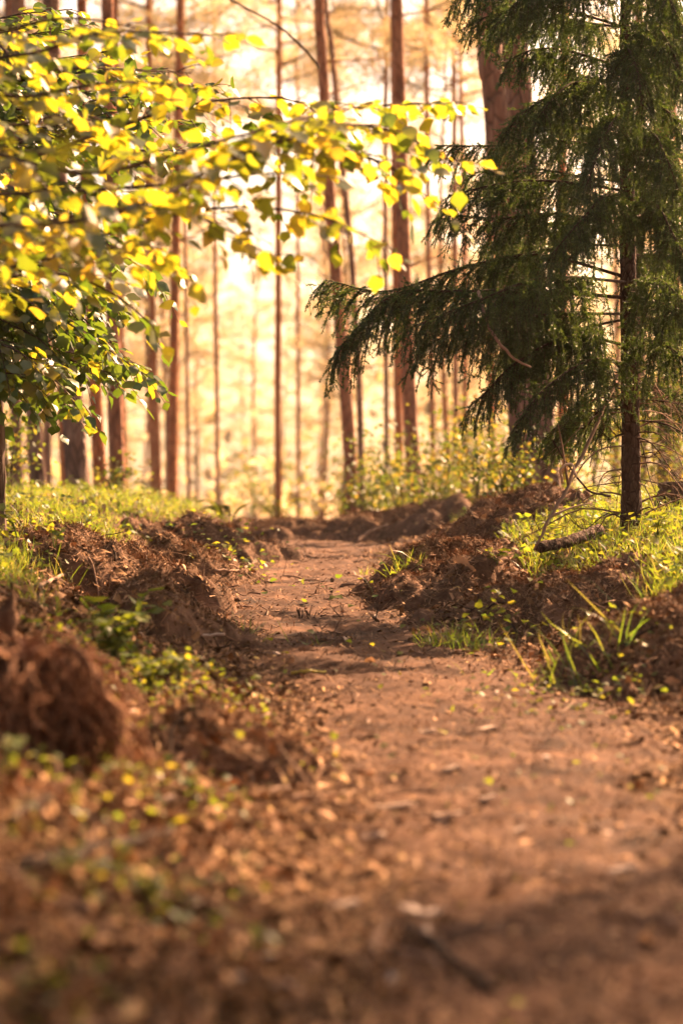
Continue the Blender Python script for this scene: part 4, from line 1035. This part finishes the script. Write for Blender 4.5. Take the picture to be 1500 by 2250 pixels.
# bushes
def bush(px, d, h, w, n, size, label, mat=None, group='blurred bushes beyond the path', ns=7, cat='bush', name='bush', low=.1):
    x0 = (px - CX) * d / FPX; g = np.array([x0, d, float(H(np.array(x0), np.array(d)))])
    root = thing(name, label, cat, g, group)
    tips = []
    for k in range(ns):
        a = random.random() * 6.28; r = w * random.uniform(.2, 1); t = g + np.array([math.cos(a) * r, math.sin(a) * r, h * random.uniform(.55, 1.05)])
        wv = spline([g, g + (t - g) * [.35, .35, .55], t], 8); mb = MB(); tube(mb, wv, np.linspace(.008, .002, 8), 4); mb.build('stem', M_twig, root); tips.append(wv)
    tips = np.array(tips); m = max(1, n // 16)
    c = tips[rng.integers(0, ns, m), rng.integers(2, 8, m)] + rng.normal(size=(m, 3)) * [w * .3, w * .3, h * .1]
    T = np.repeat(c, 16, 0) + rng.normal(size=(m * 16, 3)) * .12 * (h ** .5); T[:, 2] = np.maximum(T[:, 2], g[2] + low * h)
    N_ = len(T); D = rdir(N_); D[:, 2] = D[:, 2] * .5 - .2; X_, Y_, Z_ = frame(D, unit(np.array([0, 0, 1.]) + rng.normal(size=(N_, 3)) * .5)); s = size * rng.uniform(.6, 1.2, N_)[:, None]
    mb = MB(); scatter(mb, *QL, X_ * s, Y_ * s, Z_ * s, T); mb.build('foliage', mat or M_bush, root)
for a in [
    (800, 25, .75, .5, 700, .06, 'low yellow bush on the crest right of the curving pine'),
    (880, 24, .85, .5, 800, .06, 'yellow-green bush in front of the straight red-brown pine'),
    (960, 23, 1.0, .5, 750, .055, 'taller golden bush left of the hanging spruce branch'),
    (1050, 22, .9, .45, 700, .05, 'green-yellow bush above the peat mound'),
    (1110, 18, .55, .35, 700, .05, 'dense green bush at the foot of the thick pair of pines'),
    (1010, 30, 1.5, .8, 1000, .07, 'hazy golden bush behind the taller golden bush'),
    (920, 34, 1.3, .8, 900, .07, 'hazy yellow bush beyond the red-brown pine'),
    (1300, 26, 1.4, .7, 1000, .06, 'lit yellow-green bush behind the dead branches left of the spruce trunk'),
    (1440, 22, 1.3, .6, 1100, .06, 'lit green bush behind the bare twigs at the right edge'),
    (1500, 28, 1.8, .9, 1000, .07, 'bright bush at the right edge between the pines'),
    (20, 18, .6, .3, 350, .05, 'green bush behind the furrowed trunk at the left edge'),
    (250, 22, .32, .25, 260, .045, 'small yellow shrub at the foot of the dark brown pine'),
    (560, 52, 1.6, 1.4, 900, .09, 'pale golden bush far behind the ferns'),
    (830, 50, 2.0, 1.3, 900, .09, 'far golden bush behind the thin dark pine'),
]: bush(*a)
# far undergrowth and woods, one mass
n = 9000; d = rng.uniform(60, 240, n); x = (rng.random(n) * 2 - 1) * .35 * d
hz = 2.2 + 1.6 * fbm(x * .12, d * .05, 51, 2); z = H0(x, d) + np.abs(rng.normal(size=n)) * np.maximum(.4, hz) * .6
D = rdir(n); X_, Y_, Z_ = frame(D, rdir(n)); s = rng.uniform(.25, .6, n)[:, None]
mb = MB(); scatter(mb, *QL, X_ * s, Y_ * s, Z_ * s, np.stack([x, d, z], -1))
tag(mb.build('far_woods', M_pine), kind='stuff')

# ------------------------------------------------------------------ small countable things on the path
FM = leaf_meshes(M_fallen)[:5]; BM = leaf_meshes(M_brownleaf)[:5]
def lay(meshes, p, size, name, label, cat, group=None, tilt=.3, wide=1.0):
    nrm, z = slope_normal(np.array([p[0]]), np.array([p[1]]))
    dd = rdir(1); dd[:, 2] = 0; Xx, Yy, Zz = frame(unit(dd), unit(nrm + rng.normal(size=(1, 3)) * tilt)); m = Matrix.Identity(4)
    for c, v in enumerate((Xx[0] * size * wide, Yy[0] * size, Zz[0] * size, np.array([p[0], p[1], z[0] + .012]))):
        for r_ in range(3): m[r_][c] = v[r_]
    o = link(name, random.choice(meshes), None); o.matrix_world = m
    return tag(o, label, cat, group)
for (a, b, s, lab) in [(967, 1615, .035, 'green fallen leaf on the sunlit part of the path'), (1217, 1945, .022, 'small yellow fallen leaf on the right of the near path'),
                       (470, 1465, .06, 'yellow fallen leaf at the left edge of the path before the small heap'), (1022, 2000, .02, 'tiny yellow fallen leaf beside the forked pale chip'),
                       (250, 1755, .03, 'yellow fallen leaf on the litter at lower left'), (1110, 2170, .025, 'yellow fallen leaf by the dark slanting stick')]:
    lay(FM, gpt(a, b), s, 'fallen_leaf', lab, 'leaf', 'yellow leaves fallen on the ground')
stick([(640, 1488), (680, 1484), (714, 1486)], .006, .004, 'long yellow blade-like leaf lying across the path', M_fallen, name='fallen_leaf', cat='leaf')
for k in range(46):
    x, y = ground_sample(1, 2.8, 18)
    lay(FM, (x[0], y[0]), random.uniform(.015, .04), 'fallen_leaf', 'small yellow fallen leaf scattered on the forest floor', 'leaf', 'scattered small yellow leaves')
for k in range(60):
    x, y = ground_sample(1, 2.8, 17)
    lay(BM, (x[0], y[0]), random.uniform(.02, .055), 'fallen_leaf', 'dry brown fallen leaf scattered on the forest floor', 'leaf', 'scattered dry brown leaves', .5)
# pale oak-like leaf on the right mound
g = gpt(1020, 1250); ol = MB()
t = np.linspace(0, 1, 12); wv = .035 * np.sin(np.pi * t ** .8) ** .7 * (1 + .38 * np.cos(t * 22)) + .002
e = unit(np.array([1., -.3, -.35])); s_ = unit(np.cross(e, [0, 1, .5])); vv = []
for k in range(12):
    c = g + [0, 0, .02] + e * (t[k] - .5) * .12 + np.array([0, 0, .012 * math.sin(t[k] * 5)]); vv += [c - s_ * wv[k] * .7, c + np.array([0, 0, .006]), c + s_ * wv[k] * .7]
ol.add(vv, grid_tris(12, 3), .5); tag(ol.build('oak_leaf', M_brownleaf, origin=tuple(g)), 'large pale brown lobed oak leaf on the right mound', 'leaf')

def chip(px, py, L, w, ang, label, group=None, g=None):
    if g is None: g = gpt(px, py); L *= 1.25; w *= 1.3
    c, s = math.cos(ang), math.sin(ang); mb = MB(); e = np.array([c, s, 0]); f = np.array([-s, c, 0])
    top, bot = [], []
    for u, k in ((-.5, .35), (-.3, .9), (0, 1), (.3, .8), (.5, .2)):
        q = g + e * u * L + [0, 0, .020 + .004 * math.sin(u * 5)]; top += [q - f * w * k / 2, q + f * w * k / 2]; bot += [q - f * w * k / 2 - [0, 0, .007], q + f * w * k / 2 - [0, 0, .007]]
    mb.add(top, grid_tris(5, 2), .6); mb.add(bot, grid_tris(5, 2)[:, ::-1], .6)
    si = []
    for k in range(4): a, b2 = 2 * k, 2 * k + 2; si += [(a, b2, b2 + 10), (a, b2 + 10, a + 10), (a + 1, a + 11, b2 + 11), (a + 1, b2 + 11, b2 + 1)]
    mb.add(top + bot, si, .6)
    return tag(mb.build('wood_chip', M_chip, origin=tuple(g), smooth=False), label, 'wood chip', group)
CG = 'pale wood chips on the path'
chip(868, 1787, .085, .016, .1, 'long curved pale wood chip left of the middle of the near path', CG)
chip(985, 1810, .06, .02, -.5, 'pale wood chip just right of the long curved one', CG)
chip(820, 1853, .05, .018, -.5, 'pale wood chip below the long curved one', CG)
chip(905, 2018, .05, .022, 2.3, 'left prong of the bright forked wood chips near the bottom', CG)
chip(945, 2025, .045, .022, .4, 'right prong of the bright forked wood chips near the bottom', CG)
chip(935, 2065, .05, .014, 1.5, 'stem piece of the bright forked wood chips near the bottom', CG)
chip(610, 2190, .045, .02, -.6, 'bright pale wood chip at the bottom left of the path', CG)
chip(1140, 1840, .03, .016, .2, 'small pink-brown chip pair on the right half of the path', CG)
chip(755, 2010, .05, .02, .2, 'broad pale chip left of the forked chips', CG)
chip(1365, 1930, .05, .014, .1, 'pale brown chip on the far right of the near path', CG)
chip(1070, 1615, .05, .03, .3, 'bright pale chip on the sunlit patch of the path', CG)
chip(940, 1620, .04, .025, -.2, 'bright pale chip beside the green fallen leaf', CG)
for k in range(34):
    x, y = ground_sample(1, 2.8, 12); g = np.array([x[0], y[0], float(H(x[0], y[0]))])
    chip(0, 0, random.uniform(.02, .05), random.uniform(.008, .02), random.random() * 3.1, 'small pale wood chip scattered over the forest floor', 'scattered small wood chips', g)
# twigs lying about
for k in range(260):
    x, y = ground_sample(1, 4.0, 19)
    if k >= 170: y = np.array([random.uniform(9.5, 18)]); x = np.interp(y, PY, PCX) + random.gauss(0, .3)
    if k % 3 == 0:
        m_ = MOUNDS[k % len(MOUNDS)]; x, y = np.array([m_[0] + random.gauss(0, .25)]), np.array([m_[1] + random.gauss(0, .3)])
    L = random.uniform(.08, .32) * (.55 if k >= 170 else 1); a = random.random() * 6.28
    pts = []
    for u in np.linspace(0, 1, 4):
        qx, qy = x[0] + math.cos(a) * L * u + random.gauss(0, .01), y[0] + math.sin(a) * L * u + random.gauss(0, .01); pts.append([qx, qy, float(H(qx, qy)) + .008 + random.uniform(0, .02)])
    mb = MB(); sp = spline(pts, 9); tube(mb, sp, np.linspace(.0045, .002, 9) * random.uniform(.7, 1.4), 5)
    for m in range(random.randint(0, 2)):
        j = random.randint(3, 7); tube(mb, [sp[j], sp[j] + rng.normal(size=3) * .03 + [0, 0, .02], sp[j] + rng.normal(size=3) * .05 + [0, 0, .03]], [.0025, .002, .001], 4)
    tag(mb.build('twig', M_stick if k % 3 else M_darkstick, origin=tuple(pts[0])), 'thin dry twig lying loose on the forest floor', 'twig', 'loose dry twigs on the forest floor')
# upright dead stalks in the path
for (a, b, lab) in [(660, 1362, 'dark upright stalk stub in the middle of the path, left of two'), (681, 1362, 'dark upright stalk stub in the middle of the path, right of two'), (823, 1365, 'dark forked stalk at the right side of the path')]:
    g = gpt(a, b); mb = MB()
    for k in range(4):
        t = g + np.array([random.gauss(0, .018), random.gauss(0, .018), random.uniform(.03, .075)]); tube(mb, spline([g - [0, 0, .01], (g + t) / 2 + rng.normal(size=3) * .006, t], 7), np.linspace(.004, .002, 7), 5)
    tag(mb.build('dead_stalk', M_darkstick, origin=tuple(g)), lab, 'stalk', 'dead stalks in the path')

# ------------------------------------------------------------------ the air
HAZE = 0.00025
if HAZE:
    mb = MB(); lo, hi = np.array([-345, -15, -2.0]), np.array([345, 345, 25.0])
    v = [(a, b, c) for a in (lo[0], hi[0]) for b in (lo[1], hi[1]) for c in (lo[2], hi[2])]
    q = [(0, 1, 3, 2), (4, 6, 7, 5), (0, 4, 5, 1), (2, 3, 7, 6), (0, 2, 6, 4), (1, 5, 7, 3)]
    f = []
    for a in q: f += [(a[0], a[1], a[2]), (a[0], a[2], a[3])]
    m, nd, lk, out = mat_new('haze_air'); pv = nd.new('ShaderNodeVolumePrincipled')
    pv.inputs['Color'].default_value = (1.0, 0.94, 0.86, 1); pv.inputs['Density'].default_value = HAZE; pv.inputs['Anisotropy'].default_value = 0.55
    lk.new(pv.outputs[0], out.inputs['Volume'])
    mb.add(v, f, .5); tag(mb.build('haze', m, smooth=False), kind='stuff')
print('tris', sum(len(me.polygons) for me in bpy.data.meshes))
